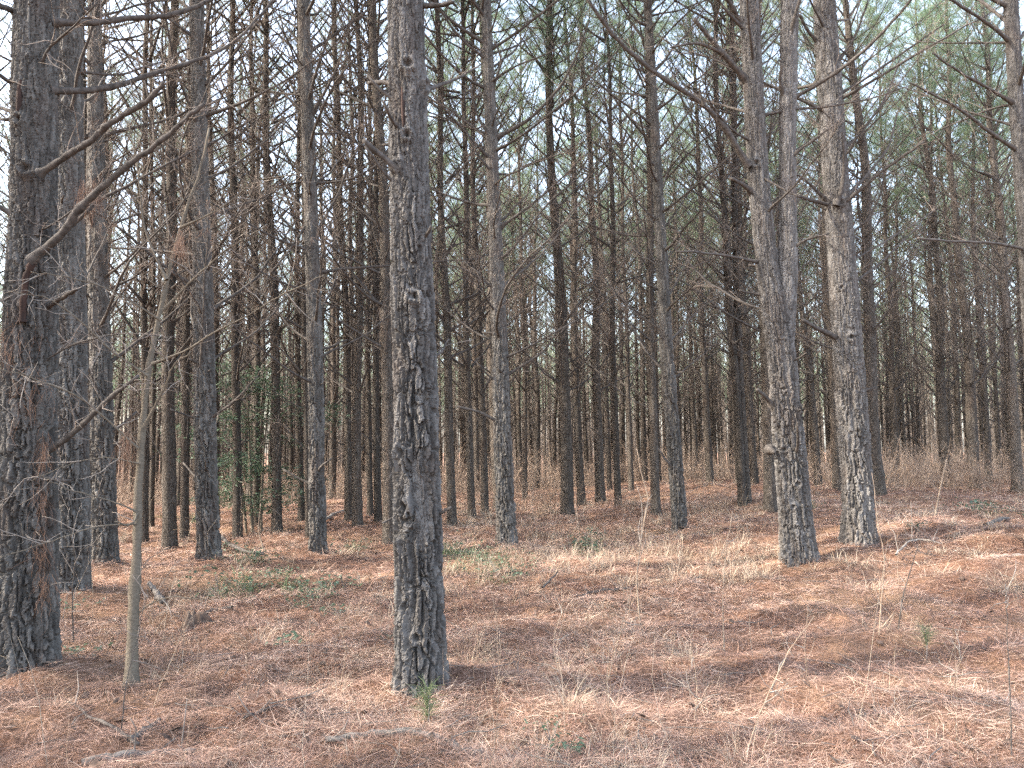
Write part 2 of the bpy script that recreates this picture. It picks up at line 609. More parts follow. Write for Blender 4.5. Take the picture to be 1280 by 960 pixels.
def build_grass():
    mb = MB()
    n = 950
    xs, ys = scatter_polar(n, 2.3, 24, 0.70, 0.7)
    for x, y in zip(xs, ys):
        dens = vn(np.array([x / 2.2]), np.array([y / 2.2]), 51)[0]
        if dens < 0.36:
            continue
        big = RNG.random()
        blades(mb, x, y, float(ground_fine([x], [y])[0]), int(22 + 50 * big), 0.14 + 0.20 * big, 0.55, 0.0012 * max(1, y / 4),
               0.25 + 0.6 * RNG.random(), rad=0.05 + 0.09 * big)
    # denser sedge zone in the middle distance (seen between x 600 and 900) and named clumps
    for k in range(230):
        px, py = RNG.uniform(560, 960), RNG.uniform(632, 735)
        p = hit(px, py)
        blades(mb, p[0], p[1], p[2], 26, RNG.uniform(0.18, 0.42), 0.30, 0.0022, 0.55 + 0.3 * RNG.random(), rad=0.10, arch=0.8)
    for (px, py, sz) in [(1115, 905, .30), (1205, 880, .22), (1100, 875, .2), (1125, 800, .25), (1090, 800, .25), (1260, 740, .3), (225, 855, .26), (175, 870, .22), (880, 860, .25),
                         (800, 800, .25), (660, 860, .22), (710, 850, .22), (30, 870, .26), (60, 905, .25), (275, 745, .3), (215, 735, .3), (760, 770, .22), (830, 735, .3), (1180, 905, .2)]:
        p = hit(px, py)
        for q in range(3):
            blades(mb, p[0] + RNG.normal(0, .06), p[1] + RNG.normal(0, .06), p[2], 80, sz * 1.1, 0.6, 0.0014, 0.35 + 0.4 * RNG.random(), rad=0.09)
    # thin dead weed stalks scattered through the clearing
    m = 420
    x, y = scatter_polar(m, 2.6, 22, 0.68, 0.8)
    z = ground_fine(x, y)
    L = RNG.uniform(.2, 1.0, m) ** 1.3 * 1.1
    P = np.zeros((m, 5, 3))
    P[:, 0] = np.stack([x, y, z - .02], 1)
    D = np.stack([RNG.normal(0, .25, m), RNG.normal(0, .25, m), np.ones(m)], 1)
    for j in range(1, 5):
        D = D + RNG.normal(0, .13, (m, 3))
        D /= np.linalg.norm(D, axis=1, keepdims=True)
        P[:, j] = P[:, j - 1] + D * (L / 4)[:, None]
    wr = RNG.uniform(.0010, .0020, m) * np.maximum(1, y / 8)
    mb.tubes(P, wr[:, None] * np.array([[1, .9, .8, .6, .4]]), 3, 0, RNG.random(m))
    q = m * 3
    ii = np.repeat(np.arange(m), 3)
    jj = RNG.integers(1, 4, q)
    st = P[ii, jj]
    D = RNG.normal(0, .6, (q, 3)) + np.array([[0, 0, .6]])
    D /= np.linalg.norm(D, axis=1, keepdims=True)
    l = (L[ii] * RNG.uniform(.1, .4, q))[:, None]
    mb.tubes(np.stack([st, st + D * l * .5 + RNG.normal(0, .01, (q, 3)), st + D * l], 1), (wr[ii] * .6)[:, None] * np.array([[1, .8, .5]]), 3, 0, RNG.random(q))
    o = mb.build('dry_grass', DRYGRASS)
    tag(o, 'scattered tufts of dead tan grass arching out of the needle carpet', 'dry grass', kind='stuff')
    # green ground cover patches
    mb = MB()
    for (px, py, n, sx, sy) in [(600, 705, 46, 38, 12), (440, 690, 10, 18, 5), (735, 684, 12, 12, 8), (290, 640, 12, 40, 6), (1230, 640, 8, 14, 6), (370, 740, 10, 25, 10), (320, 705, 16, 22, 6),
                                (1010, 640, 6, 14, 5), (640, 720, 12, 30, 8), (330, 735, 14, 60, 14), (560, 690, 14, 16, 8), (230, 650, 8, 30, 5)]:
        for k in range(n):
            p = hit(px + RNG.normal(0, sx * .6), py + RNG.normal(0, sy * .6))
            blades(mb, p[0], p[1], p[2], 24, RNG.uniform(0.12, 0.30), 0.5, 0.0038, 0.25 + 0.4 * RNG.random(), rad=0.08)
            leaves(mb, np.array([p[0], p[1], p[2] + .10]), 12, (.13, .13, .05), .05, 1)
    o = mb.build('green_ground_cover', [GREENGRASS, GREENLEAF])
    tag(o, 'low patches of dull green grass and weeds among the needles', 'ground cover', kind='stuff')


# ------------------------------------------------------------------ branches


def gen_branch(rng, L, r0, e0, n2, n3, tuft=0, nd_len=0.17, nd_w=0.0022, sides=5, K=8, curve=0.35, rtwig=0.0029, hang=0, broken=False):
    """dead or live bough growing from the origin along +X and up; returns MB with mats 0 limb 1 twig 2 needle 3 brown needle"""
    mb = MB()
    s = np.linspace(0, 1, K)
    ee = e0 + curve * (s - 0.3) + 0.22 * (rng.random(K) - 0.5)
    aa = np.cumsum(rng.normal(0, 0.13, K))
    d = np.stack([np.cos(aa) * np.cos(ee), np.sin(aa) * np.cos(ee), np.sin(ee)], 1)
    P = np.zeros((K, 3))
    for i in range(1, K):
        P[i] = P[i - 1] + d[i] * L / (K - 1)
    rad = r0 * (1 - s * (0.45 if broken else 0.8)) + 0.0015
    rad[0] *= 1.35
    mb.tubes(P, rad[None], sides, 0, 0.5)
    ends, edirs = [P[-1:]], [d[-1:]]
    if n2:
        ss = np.sort(rng.uniform(0.22, 0.98, n2))
        fi = ss * (K - 1)
        i0 = np.minimum(fi.astype(int), K - 2)
        ft = (fi - i0)[:, None]
        B = P[i0] * (1 - ft) + P[i0 + 1] * ft
        T = d[i0 + 1]
        sgn = np.where(rng.random(n2) < 0.5, -1, 1)[:, None]
        lat = np.cross(T, np.array([[0, 0, 1.0]]))
        lat /= np.linalg.norm(lat, axis=1, keepdims=True) + 1e-9
        up = np.cross(lat, T)
        phi = rng.normal(0, 0.55, n2)[:, None]
        out = lat * sgn * np.cos(phi) + up * np.sin(phi)
        sp = rng.uniform(0.5, 1.0, n2)[:, None]
        D = T * np.cos(sp) + out * np.sin(sp)
        Ls = (L * 0.42 * (1.15 - 0.75 * ss) * rng.uniform(0.4, 1.25, n2))[:, None]
        K2 = 4
        Q = np.zeros((n2, K2, 3))
        Q[:, 0] = B
        for j in range(1, K2):
            D = D + rng.normal(0, 0.14, (n2, 3)) + np.array([[0, 0, 0.10]])
            D /= np.linalg.norm(D, axis=1, keepdims=True)
            Q[:, j] = Q[:, j - 1] + D * Ls / (K2 - 1)
        rr = (rtwig * rng.uniform(0.6, 1.2, n2))[:, None] * np.linspace(1, 0.4, K2)[None]
        mb.tubes(Q, rr, 3, 1, 0.5)
        ends.append(Q[:, -1])
        edirs.append(D)
        if n3:
            m = n2 * n3
            ii = np.repeat(np.arange(n2), n3)
            jj = rng.integers(0, K2 - 1, m)
            ft = rng.random(m)[:, None]
            B3 = Q[ii, jj] * (1 - ft) + Q[ii, jj + 1] * ft
            T3 = Q[ii, jj + 1] - Q[ii, jj]
            T3 /= np.linalg.norm(T3, axis=1, keepdims=True) + 1e-9
            D3 = T3 + rng.normal(0, 0.55, (m, 3))
            D3 /= np.linalg.norm(D3, axis=1, keepdims=True)
            L3 = (rng.uniform(0.08, 0.26, m) * (L / 2.0) ** 0.5)[:, None]
            S = np.stack([B3, B3 + D3 * L3 * 0.55 + rng.normal(0, 0.01, (m, 3)), B3 + D3 * L3 + np.array([[0, 0, 0.02]])], 1)
            mb.tubes(S, np.array([[rtwig * 0.5, rtwig * 0.42, rtwig * 0.28]]), 3, 1, 0.5)
            ends.append(S[:, -1])
            edirs.append(D3)
    E = np.concatenate(ends)
    ED = np.concatenate(edirs)
    if tuft:
        m = len(E) * tuft
        ii = np.repeat(np.arange(len(E)), tuft)
        back = rng.uniform(0, 0.16, m)[:, None]
        B = E[ii] - ED[ii] * back
        D = ED[ii] * 0.75 + rng.normal(0, 0.5, (m, 3))
        D /= np.linalg.norm(D, axis=1, keepdims=True)
        D[:, 2] -= 0.08
        ln = (nd_len * rng.uniform(0.7, 1.2, m))[:, None]
        sd = np.cross(D, rng.normal(0, 1, (m, 3)))
        sd /= np.linalg.norm(sd, axis=1, keepdims=True) + 1e-9
        V = np.stack([B - sd * nd_w, B + sd * nd_w, B + D * ln], 1)
        tt = np.repeat(np.clip(rng.random(len(E)) * 0.5 + 0.25, 0, 1), tuft)
        mb.add(V.reshape(-1, 3), None, np.arange(m * 3).reshape(m, 3), 2, np.repeat(np.clip(tt + rng.normal(0, 0.2, m), 0, 1), 3))
    if hang:
        k = max(1, int(len(E) * 0.3))
        sel = rng.integers(0, len(E), k)
        m = k * hang
        ii = np.repeat(sel, hang)
        B = E[ii] - ED[ii] * rng.uniform(0, 0.2, m)[:, None]
        D = rng.normal(0, 0.35, (m, 3)) + np.array([[0, 0, -0.9]])
        D /= np.linalg.norm(D, axis=1, keepdims=True)
        ln = rng.uniform(0.10, 0.20, m)[:, None]
        sd = np.cross(D, rng.normal(0, 1, (m, 3)))
        sd /= np.linalg.norm(sd, axis=1, keepdims=True) + 1e-9
        V = np.stack([B - sd * 0.0013, B + sd * 0.0013, B + D * ln], 1)
        mb.add(V.reshape(-1, 3), None, np.arange(m * 3).reshape(m, 3), 3, np.repeat(rng.random(m), 3))
    return mb


BR_MATS = [LIMB, TWIG, NEEDLE, BROWN_NEEDLE]


def place_mat(yaw, z, roll=0.0, rad=0.0, s=1.0):
    c, sn = math.cos(yaw), math.sin(yaw)
    M = np.eye(4)
    M[:3, :3] = np.array([[c, -sn, 0], [sn, c, 0], [0, 0, 1]]) * s
    M[:3, 3] = [c * rad, sn * rad, z]
    return M


HN = 17.5  # nominal height of a full tree


def crown_variant(seed, zmin, detail=1.0, live_from=9.6, sparse=False):
    rng = np.random.default_rng(seed)
    out = MB()
    z = max(zmin, 1.3) + rng.random() * 0.4
    az = rng.random() * 6.28
    while z < HN - 0.5:
        k = rng.integers(3, 6) if z > 2.6 else rng.integers(1, 4)
        if z > live_from:
            k += 1
        if sparse:
            k = max(2, int(k) - 1)
        for i in range(k):
            az += 6.28 / k + rng.normal(0, 0.4)
            f = z / HN
            if z < 2.6:
                L = rng.uniform(0.15, 1.0)
            elif z < live_from:
                L = rng.uniform(1.3, 3.1) * (1 if rng.random() > 0.2 else 0.4)
            else:
                L = rng.uniform(0.75, 1.05) * (2.8 * (1 - (z - live_from) / (HN - live_from)) ** 0.75 + 0.35)
            e0 = rng.uniform(0.45, 1.0) + 0.1 * max(0, f - 0.3)
            live = z > live_from + rng.normal(0, 0.7)
            n2 = int((4 + 3.6 * L) * detail)
            if L < 0.6:
                n2 = int(2 * detail)
            b = gen_branch(rng, L, 0.006 + 0.0048 * L, e0, n2, int(2 * detail + 0.5), tuft=(int(25 * detail) if not sparse else 11) if live else 0, nd_len=0.20, nd_w=0.0016,
                           K=7 if detail > .8 else 5, sides=4, hang=(4 if rng.random() < 0.18 else 0) if not live else 0)
            out.merge(b, place_mat(az, z + rng.normal(0, 0.08), rad=0.08 * (1 - f)))
        z += rng.uniform(0.38, 0.72) if z > 3 else rng.uniform(0.5, 0.9)
    return out


CROWNS = [crown_variant(100 + i, 0).mesh('crown', BR_MATS) for i in range(9)]
SPARSE = [crown_variant(150 + i, 0, 0.8, 10.5, True).mesh('crown', BR_MATS) for i in range(6)]
UPPER = [crown_variant(200 + i, 8.2).mesh('crown', BR_MATS) for i in range(4)]
HIGH = [crown_variant(300 + i, 4.9).mesh('crown', BR_MATS) for i in range(2)]
POOL = []
for i in range(14):
    _r = np.random.default_rng(400 + i)
    L_ = _r.uniform(1.6, 3.2)
    POOL.append(gen_branch(_r, L_, 0.020, _r.uniform(0.35, 0.85), int(8 + 4 * L_), 3, hang=4 if i % 3 == 0 else 0, sides=6, K=10, curve=0.3).mesh('branch', BR_MATS))
STUBS = []
for i in range(5):
    _r = np.random.default_rng(500 + i)
    STUBS.append(gen_branch(_r, _r.uniform(0.12, 0.5), 0.017, _r.uniform(0.0, 0.6), 0 if i < 3 else 2, 0, sides=7, K=5, broken=True).mesh('branch', BR_MATS))


def generic_trunk(seed):
    rng = np.random.default_rng(seed)
    K, S = 120, 16
    z = np.concatenate([np.linspace(-0.25, 1.0, 10), np.linspace(1.3, HN, K - 10)])
    f = np.clip(z / HN, 0, 1)
    r = (1 - f) ** 0.85 * (1 + 0.25 * np.exp(-np.maximum(z, 0) / 0.22)) + 0.05
    ph = rng.random(4) * 6.28
    env = np.sin(np.pi * np.clip(f, 0, 1))
    cx = 0.10 * env * np.sin(z * 0.45 + ph[0]) + 0.03 * env * np.sin(z * 1.3 + ph[1])
    cy = 0.10 * env * np.sin(z * 0.40 + ph[2]) + 0.03 * env * np.sin(z * 1.5 + ph[3])
    ang = np.arange(S) * 2 * math.pi / S
    # radius is unit here and scaled by 0.12; whorl swellings
    rr = 0.12 * r[:, None] * (1 + 0.09 * (rng.random((K, S)) - 0.5) + 0.05 * (rng.random((K, 1)) - 0.5) + 0.10 * (rng.random((K, 1)) > 0.93))
    V = np.stack([cx[:, None] + rr * np.cos(ang), cy[:, None] + rr * np.sin(ang), np.repeat(z[:, None], S, 1)], -1)
    idx = np.arange(K * S).reshape(K, S)
    a, c = idx[:-1], idx[1:]
    Q = np.stack([a, np.roll(a, -1, 1), np.roll(c, -1, 1), c], -1).reshape(-1, 4)
    return MB().add(V.reshape(-1, 3), Q).mesh('trunk', BARK_MID)


TRUNKS = [generic_trunk(600 + i) for i in range(6)]


def stand_tree(base, top, diam, H, label, group, seed, crown_set=None):
    """a mid or far pine: tilted root with shared trunk and crown meshes"""
    rng = random.Random(seed)
    t = thing('pine_tree', label, 'pine tree', base, group)
    ax = Vector(top) - Vector(base)
    q = Vector((0, 0, 1)).rotation_difference(ax.normalized())
    t.rotation_mode = 'QUATERNION'
    t.rotation_quaternion = q
    tr = link('trunk', TRUNKS[seed % len(TRUNKS)], t)
    tr.scale = (diam / 0.24, diam / 0.24, H / HN)
    cs = crown_set or (SPARSE if (base[0] / max(base[1], 1) < -0.13 and 0 < base[1] < 48) or rng.random() < 0.18 else CROWNS)
    c = link('crown', cs[(seed * 7 + 3) % len(cs)], t)
    k = H / HN
    c.scale = (k, k, k)
    c.rotation_euler = (0, 0, rng.random() * 6.28)
    tr.rotation_euler = (0, 0, rng.random() * 6.28)
    return t


# ------------------------------------------------------------------ hero trunks with modelled bark


def hero_trunk(path_px, widths_px, base, H, zvis, res, seed, knots=(), relief=1.0, stem=None):
    """path_px: [(x,y)...] from base to top of frame at depth base.y ; widths_px: [(y,w)...].
    Returns centre(z), radius(z) and an MB in coordinates local to base."""
    Y = base[1]
    pts = np.array([at(x, y, Y) for x, y in path_px])
    zz = pts[:, 2] - base[2]
    cxs = pts[:, 0] - base[0]
    slope = (cxs[-1] - cxs[-2]) / (zz[-1] - zz[-2])
    zz = np.concatenate([[zz[0] - 0.4], zz, [H]])
    cxs = np.concatenate([[cxs[0]], cxs, [cxs[-1] + slope * 0.6 * (H - zz[-2])]])
    wz, wr = [], []
    for y, w in widths_px:
        p = at(640, y, Y)
        wz.append(p[2] - base[2])
        wr.append(w / 2 * Y / F)
    o = np.argsort(wz)
    wz = np.array(wz)[o]
    wr = np.array(wr)[o]
    zt = np.concatenate([wz, [H]])
    rt = np.concatenate([wr, [0.02]])

    def cen(z):
        z = np.asarray(z, float)
        # smooth interpolation: average of shifted linear interpolations
        return sum(np.interp(z + d, zz, cxs) for d in (-0.35, -0.15, 0, 0.15, 0.35)) / 5

    def rad(z):
        return np.interp(np.asarray(z, float), zt, rt)

    z0 = stem if stem is not None else -0.22
    zs = np.concatenate([np.arange(z0, zvis, res), np.linspace(zvis, H, 40)[1:]])
    Cm = 2 * math.pi * float(rad(1.0 if stem is None else z0))
    S = int(np.clip(Cm / res * 1.0, 48, 260))
    ang = np.arange(S) * 2 * math.pi / S
    Z, Am = np.meshgrid(zs, ang, indexing='ij')
    U = Am / (2 * math.pi) * Cm
    # plates: long vertical furrows, broken across, with thin flakes lying in terraces
    seam = 0.5 - np.abs(Am / (2 * math.pi) - 0.5)      # warp fades at the back seam
    fd = sstep(0, 0.06, seam)
    nu = max(6, round(Cm / 0.046))
    wu = (vn(U / 0.08, Z / 0.16, seed) - 0.5) * 0.8 + (vn(U / 0.02, Z / 0.05, seed + 1) - 0.5) * 0.30
    wv = (vn(U / 0.06, Z / 0.10, seed + 2) - 0.5) * 0.8 + (vn(U / 0.012, Z / 0.02, seed + 4) - 0.5) * 0.35
    pu = U / Cm * nu + wu * fd
    pv = Z / 0.24 + wv * fd
    f1, f2, cid = worley(pu, pv, seed + 3, nu)
    e = f2 - f1
    plate = sstep(0.05, 0.30, e)
    n2 = nu * 2
    rid = np.abs(vn(pu * 1.3 + 0.2 * wv, Z / 0.60 + 0.3 * wv, seed + 21) - 0.5) * 2
    furrow = sstep(0.03, 0.24, rid)
    g1, g2, cid2 = worley(pu * 2.0, pv * 4.2, seed + 5, n2)
    h1, h2, cid3 = worley(pu * 4.0, pv * 8.0, seed + 15, nu * 4)
    flake = sstep(0.0, 0.14, g2 - g1)
    fl2 = sstep(0.0, 0.12, h2 - h1)
    fine = vn(U / 0.009, Z / 0.015, seed + 9) - 0.5
    lowf = 1 - 0.68 * sstep(1.2, 4.0, Z)          # deep furrows near the foot, flatter flakes above
    r = rad(Z)
    am = relief * np.minimum(1.0, r / 0.13)
    cut = np.minimum(plate, furrow)
    disp = am * (0.034 * lowf * (cut - 1) + 0.006 * (cid - 0.5) * lowf + 0.006 * (flake - 1) + 0.007 * (cid2 - 0.5) + 0.003 * (fl2 - 1) + 0.005 * (cid3 - 0.5) + 0.003 * fine + 0.012)
    und = (vn(U / 0.25, Z / 0.35, seed + 10) - 0.5) * 0.014 * fd
    flare = 1 + (0.20 if stem is None else 0) * np.exp(-np.maximum(Z, -0.05) / 0.16) * (1 + 0.45 * np.sin(3 * Am + seed) + 0.3 * np.sin(5 * Am + 2 * seed))
    rr = r * flare + disp + und * np.minimum(1, r / 0.15)
    for (ka, kz, ks, kh) in knots:
        du = np.angle(np.exp(1j * (Am - ka))) * r
        d2 = np.hypot(du, (Z - kz) * 0.85) / ks
        rr = rr + kh * np.exp(-((d2 - 0.75) / 0.45) ** 2) - kh * 1.5 * np.exp(-(d2 / 0.42) ** 2) + 0.4 * kh * np.exp(-d2 ** 2 / 3)
    V = np.stack([cen(Z) + rr * np.cos(Am), rr * np.sin(Am), Z], -1)
    idx = np.arange(len(zs) * S).reshape(len(zs), S)
    a, c = idx[:-1], idx[1:]
    Q = np.stack([a, np.roll(a, -1, 1), np.roll(c, -1, 1), c], -1).reshape(-1, 4)
    tint = np.clip(0.45 * cid + 0.35 * cid2 + 0.2 * cid3, 0, 1)
    return cen, rad, MB().add(V.reshape(-1, 3), Q, None, 0, tint.ravel())


def hand_branch(pts, Y0, dY, w0, w1, parent, base, ntw=6, mat=None, name='branch', broken=False, tw_l=0.35, mats=None, sides=8, taper=1.0, thick=1.0):
    """limb through picture points at real depth Y0 drifting dY along its length"""
    n = len(pts)
    seg = [0.0]
    for a, b in zip(pts[:-1], pts[1:]):
        seg.append(seg[-1] + math.hypot(b[0] - a[0], b[1] - a[1]))
    s = np.array(seg) / seg[-1]
    P = np.array([at(x, y, Y0 + dY * t) for (x, y), t in zip(pts, s)])
    # smooth resample (Catmull-like through cubic hermite)
    K = max(10, 4 * n)
    u = np.linspace(0, 1, K)
    Pi = np.stack([np.interp(u, s, P[:, i]) for i in range(3)], 1)
    for _ in range(2):
        Pi[1:-1] = 0.25 * Pi[:-2] + 0.5 * Pi[1:-1] + 0.25 * Pi[2:]
    Pi += RNG.normal(0, 0.004, Pi.shape) * np.linspace(0, 1, K)[:, None]
    Pi -= np.array(base)
    rw = thick * (w0 * (1 - u ** taper) + w1 * u ** taper) / 2 * Y0 / F
    rw = rw * (1 + 0.26 * (RNG.random(K) - 0.5) + 0.25 * (RNG.random(K) > 0.9))
    rw[0] *= 1.7
    rw[1] *= 1.25
    mb = MB()
    mb.tubes(Pi, rw[None], sides, 0)
    if ntw:
        m = ntw
        ii = RNG.integers(K // 5, K - 1, m)
        T = Pi[np.minimum(ii + 1, K - 1)] - Pi[ii - 1]
        T /= np.linalg.norm(T, axis=1, keepdims=True)
        D = T * 0.7 + RNG.normal(0, 0.6, (m, 3))
        D /= np.linalg.norm(D, axis=1, keepdims=True)
        Ls = (tw_l * RNG.uniform(0.3, 1.4, m))[:, None]
        Q = np.zeros((m, 5, 3))
        Q[:, 0] = Pi[ii]
        for j in range(1, 5):
            D = D + RNG.normal(0, 0.22, (m, 3))
            D /= np.linalg.norm(D, axis=1, keepdims=True)
            Q[:, j] = Q[:, j - 1] + D * Ls / 4
        mb.tubes(Q, np.array([[0.0034, 0.003, 0.0025, 0.002, 0.0014]]), 4, 1)
        k3 = m * 2
        jj = RNG.integers(0, m, k3)
        st = Q[jj, RNG.integers(1, 4, k3)]
        D3 = RNG.normal(0, 1, (k3, 3))
        D3 /= np.linalg.norm(D3, axis=1, keepdims=True)
        l3 = RNG.uniform(0.05, 0.18, k3)[:, None]
        mb.tubes(np.stack([st, st + D3 * l3 * .5 + RNG.normal(0, .01, (k3, 3)), st + D3 * l3], 1), np.array([[0.002, 0.0016, 0.001]]), 3, 1)
    return mb.build(name, mats or BR_MATS, parent)


def hero(label, path, widths, H=17.0, zvis=None, res=0.012, seed=1, knots_px=(), nbranch=(0, 0, 0), zbr=(2.5, 9.0), limbs=(), crown='upper', relief=1.0, fork=None, group=None, scars=(), base_px=None, stub_z=(1.0, 6.0), bark=None):
    bark = bark or BARK_NEAR
    bx, by = base_px or path[0]
    base = hit(bx, by)
    base[2] = gh(base[0], base[1])
    Y = base[1]
    t = thing('pine_tree', label, 'pine tree', base, group)
    zv = zvis or (at(640, -30, Y)[2] - base[2] + 0.3)
    kn = []
    kpx = list(knots_px)
    rngk = np.random.default_rng(seed)

    # knots given in picture coordinates
    def to_kn(cen, rad, kx, ky):
        p = at(kx, ky, Y)
        z = p[2] - base[2]
        dx = (p[0] - base[0] - float(cen(z))) / max(0.02, float(rad(z)))
        return (-math.acos(max(-0.98, min(0.98, dx))), z)

    cen, rad, _ = hero_trunk(path, widths, base, H, 0.5, 0.2, seed)
    for kx, ky in kpx:
        a, z = to_kn(cen, rad, kx, ky)
        kn.append((a, z, 0.035 + 0.02 * rngk.random(), 0.022))
    for i in range(6):
        kn.append((rngk.random() * 6.28, rngk.uniform(0.6, zv), rngk.uniform(0.025, 0.045), 0.006))
    cen, rad, mb = hero_trunk(path, widths, base, H, zv, res, seed, kn, relief)
    mb.build('trunk', bark, t, smooth=False)
    if fork:
        fpath, fw, z0px = fork
        z0 = at(640, z0px, Y)[2] - base[2]
        c2, r2, mb2 = hero_trunk(fpath, fw, base, H - 1, zv, res, seed + 50, (), relief, stem=z0)
        mb2.build('forked_stem', bark, t, smooth=False)
    # red brown scars and stubs on the face: a narrow spindle let into the bark
    for (x0, y0, x1, y1, w) in scars:
        a, z = to_kn(cen, rad, x0, y0)
        a1, z1 = to_kn(cen, rad, x1, y1)
        K = 9
        zl = np.linspace(z, z1, K)
        al = np.linspace(a, a1, K)
        rr = rad(zl) + 0.004
        P = np.stack([cen(zl) + rr * np.cos(al), rr * np.sin(al), zl], 1)
        wr = w / 2 * Y / F * np.sin(np.linspace(0.25, 2.9, K)) ** 0.5
        MB().tubes(P, wr[None], 8).build('bark_scar', SCAR, t)
    for lb in limbs:
        pts, dY, w0, w1 = lb[:4]
        kw = lb[4] if len(lb) > 4 else {}
        hand_branch(pts, Y + kw.pop('y0', 0.0) if 'y0' in kw else Y, dY, w0, w1, t, base, **kw)
    nb, ns, sd = nbranch
    rg = np.random.default_rng(900 + seed + sd)
    az = rg.random() * 6.28
    for i in range(nb):
        z = zbr[0] + (zbr[1] - zbr[0]) * (i + rg.random()) / nb
        az += 2.4 + rg.normal(0, 0.3)
        o = link('branch', POOL[int(rg.integers(len(POOL)))], t)
        r = float(rad(z)) * 0.7
        o.location = (float(cen(z)) + r * math.cos(az), r * math.sin(az), z)
        o.rotation_euler = (rg.normal(0, 0.25), rg.normal(0, 0.15), az)
        k = rg.uniform(0.65, 1.15)
        o.scale = (k, k, k)
    for i in range(ns):
        z = rg.uniform(*stub_z)
        a = rg.random() * 6.28
        o = link('branch', STUBS[int(rg.integers(len(STUBS)))], t)
        r = float(rad(z)) * 0.85
        o.location = (float(cen(z)) + r * math.cos(a), r * math.sin(a), z)
        o.rotation_euler = (rg.normal(0, 0.3), rg.normal(0, 0.2), a)
        k = rg.uniform(0.6, 1.2)
        o.scale = (k, k, k)
    cs = UPPER if crown == 'upper' else HIGH
    c = link('crown', cs[seed % len(cs)], t)
    zc = 11.0
    c.location = (float(cen(zc)), 0, 0)
    c.scale = (H / HN,) * 3
    c.rotation_euler = (0, 0, seed * 1.7)
    return t, base


BASES = []   # (x, y) of every tree that stands


def H_(*a, **k):
    t, b = hero(*a, **k)
    BASES.append((b[0], b[1]))
    MOUNDS.append((b[0], b[1], 0.42))
    return t, b


# -- the near trees, one by one
H_('large straight grey pine trunk standing alone in front at centre, with a long red-brown scar',
   [(527, 873), (523, 700), (518, 440), (512, 220), (507, 0)], [(870, 59), (700, 56), (440, 51), (220, 46), (0, 43)], H=17, res=0.0052, seed=3, crown='high',
   knots_px=[(512, 178), (520, 376), (506, 566), (510, 632), (499, 215), (512, 92), (530, 110), (524, 790)],
   scars=[(506, 120, 508, 172, 5)], nbranch=(0, 5, 0), stub_z=(1.8, 3.9),
   limbs=[([(498, 214), (480, 197), (453, 174)], -0.12, 9, 6, dict(ntw=0, y0=-0.09)), ([(490, 104), (475, 103), (460, 104)], 0.1, 7, 5, dict(ntw=0)),
          ([(525, 116), (550, 106), (576, 97), (602, 80)], 0.5, 6, 2, dict(ntw=5)), ([(525, 7), (548, 7), (568, 3)], -0.1, 7, 5, dict(ntw=0)),
          ([(540, 645), (553, 640), (563, 634)], -0.1, 6, 3, dict(ntw=0)), ([(500, 646), (488, 649), (477, 654)], -0.1, 5, 2, dict(ntw=0)),
          ([(540, 448), (552, 440), (560, 425)], 0.1, 5, 2, dict(ntw=1))])
H_('thick dark furrowed pine at the left picture edge, long crooked limbs reaching right',
   [(34, 848), (34, 700), (36, 500), (42, 240), (45, 0)], [(840, 64), (700, 63), (500, 59), (240, 51), (0, 48)], H=17.5, res=0.0075, seed=8, bark=BARK_DARK, crown='high',
   knots_px=[(40, 160), (48, 220), (20, 590), (45, 470)], scars=[(42, 112, 39, 158, 8)], nbranch=(0, 6, 0), stub_z=(1.0, 4.2),
   limbs=[([(66, 28), (120, 29), (160, 22), (210, 21), (245, 8), (292, -14)], 0.5, 9, 5, dict(ntw=8)),
          ([(64, 113), (105, 114), (150, 107), (190, 92), (225, 82), (265, 70), (300, 48), (345, -4)], 0.9, 9, 2.5, dict(ntw=22)),
          ([(50, 217), (66, 207), (90, 190), (112, 178), (135, 156), (152, 145), (180, 130), (194, 118), (206, 104)], -0.3, 9, 6, dict(ntw=6, y0=-0.16)),
          ([(28, 402), (29, 375), (33, 345), (42, 323)], -0.06, 7, 9, dict(ntw=0, y0=-0.17, mats=[SCAR, TWIG], broken=True)),
          ([(39, 326), (50, 315), (70, 300), (84, 285), (92, 268), (108, 252), (125, 236), (160, 206), (205, 174), (232, 150), (256, 129)], -0.4, 11, 5, dict(ntw=9, y0=-0.22)),
          ([(28, 20), (8, 10), (-12, 2)], -0.3, 9, 7, dict(ntw=2)), ([(30, 112), (0, 95), (-30, 70)], -0.3, 7, 4, dict(ntw=5)),
          ([(30, 145), (10, 138), (-20, 128)], 0.2, 6, 4, dict(ntw=3)),
          ([(55, 386), (78, 372), (97, 360)], -0.3, 7, 5, dict(ntw=2)),
          ([(55, 566), (85, 547), (110, 524), (140, 495), (172, 470)], -0.3, 9, 4, dict(ntw=10)),
          ([(40, 105), (60, 60), (95, 30), (120, 5)], -0.4, 4, 1.5, dict(ntw=10)),
          ([(20, 300), (60, 285), (110, 250), (150, 190)], -0.5, 3, 1, dict(ntw=12)),
          ([(40, 460), (90, 430), (150, 415), (200, 420)], -0.4, 3, 1, dict(ntw=14))])
H_('stout scaly pine close behind the thick left edge pine, its trunk half hidden',
   [(89, 750), (90, 600), (85, 240), (85, 0)], [(740, 41), (600, 38), (240, 35), (0, 32)], H=17, res=0.010, seed=14, bark=BARK_DARK, nbranch=(10, 5, 0), zbr=(3.2, 7.2),
   limbs=[([(95, 18), (112, 10), (128, -4)], 0.2, 6, 4, dict(ntw=3)), ([(100, 90), (150, 95), (190, 80), (230, 70)], 0.5, 4, 1.5, dict(ntw=12))])
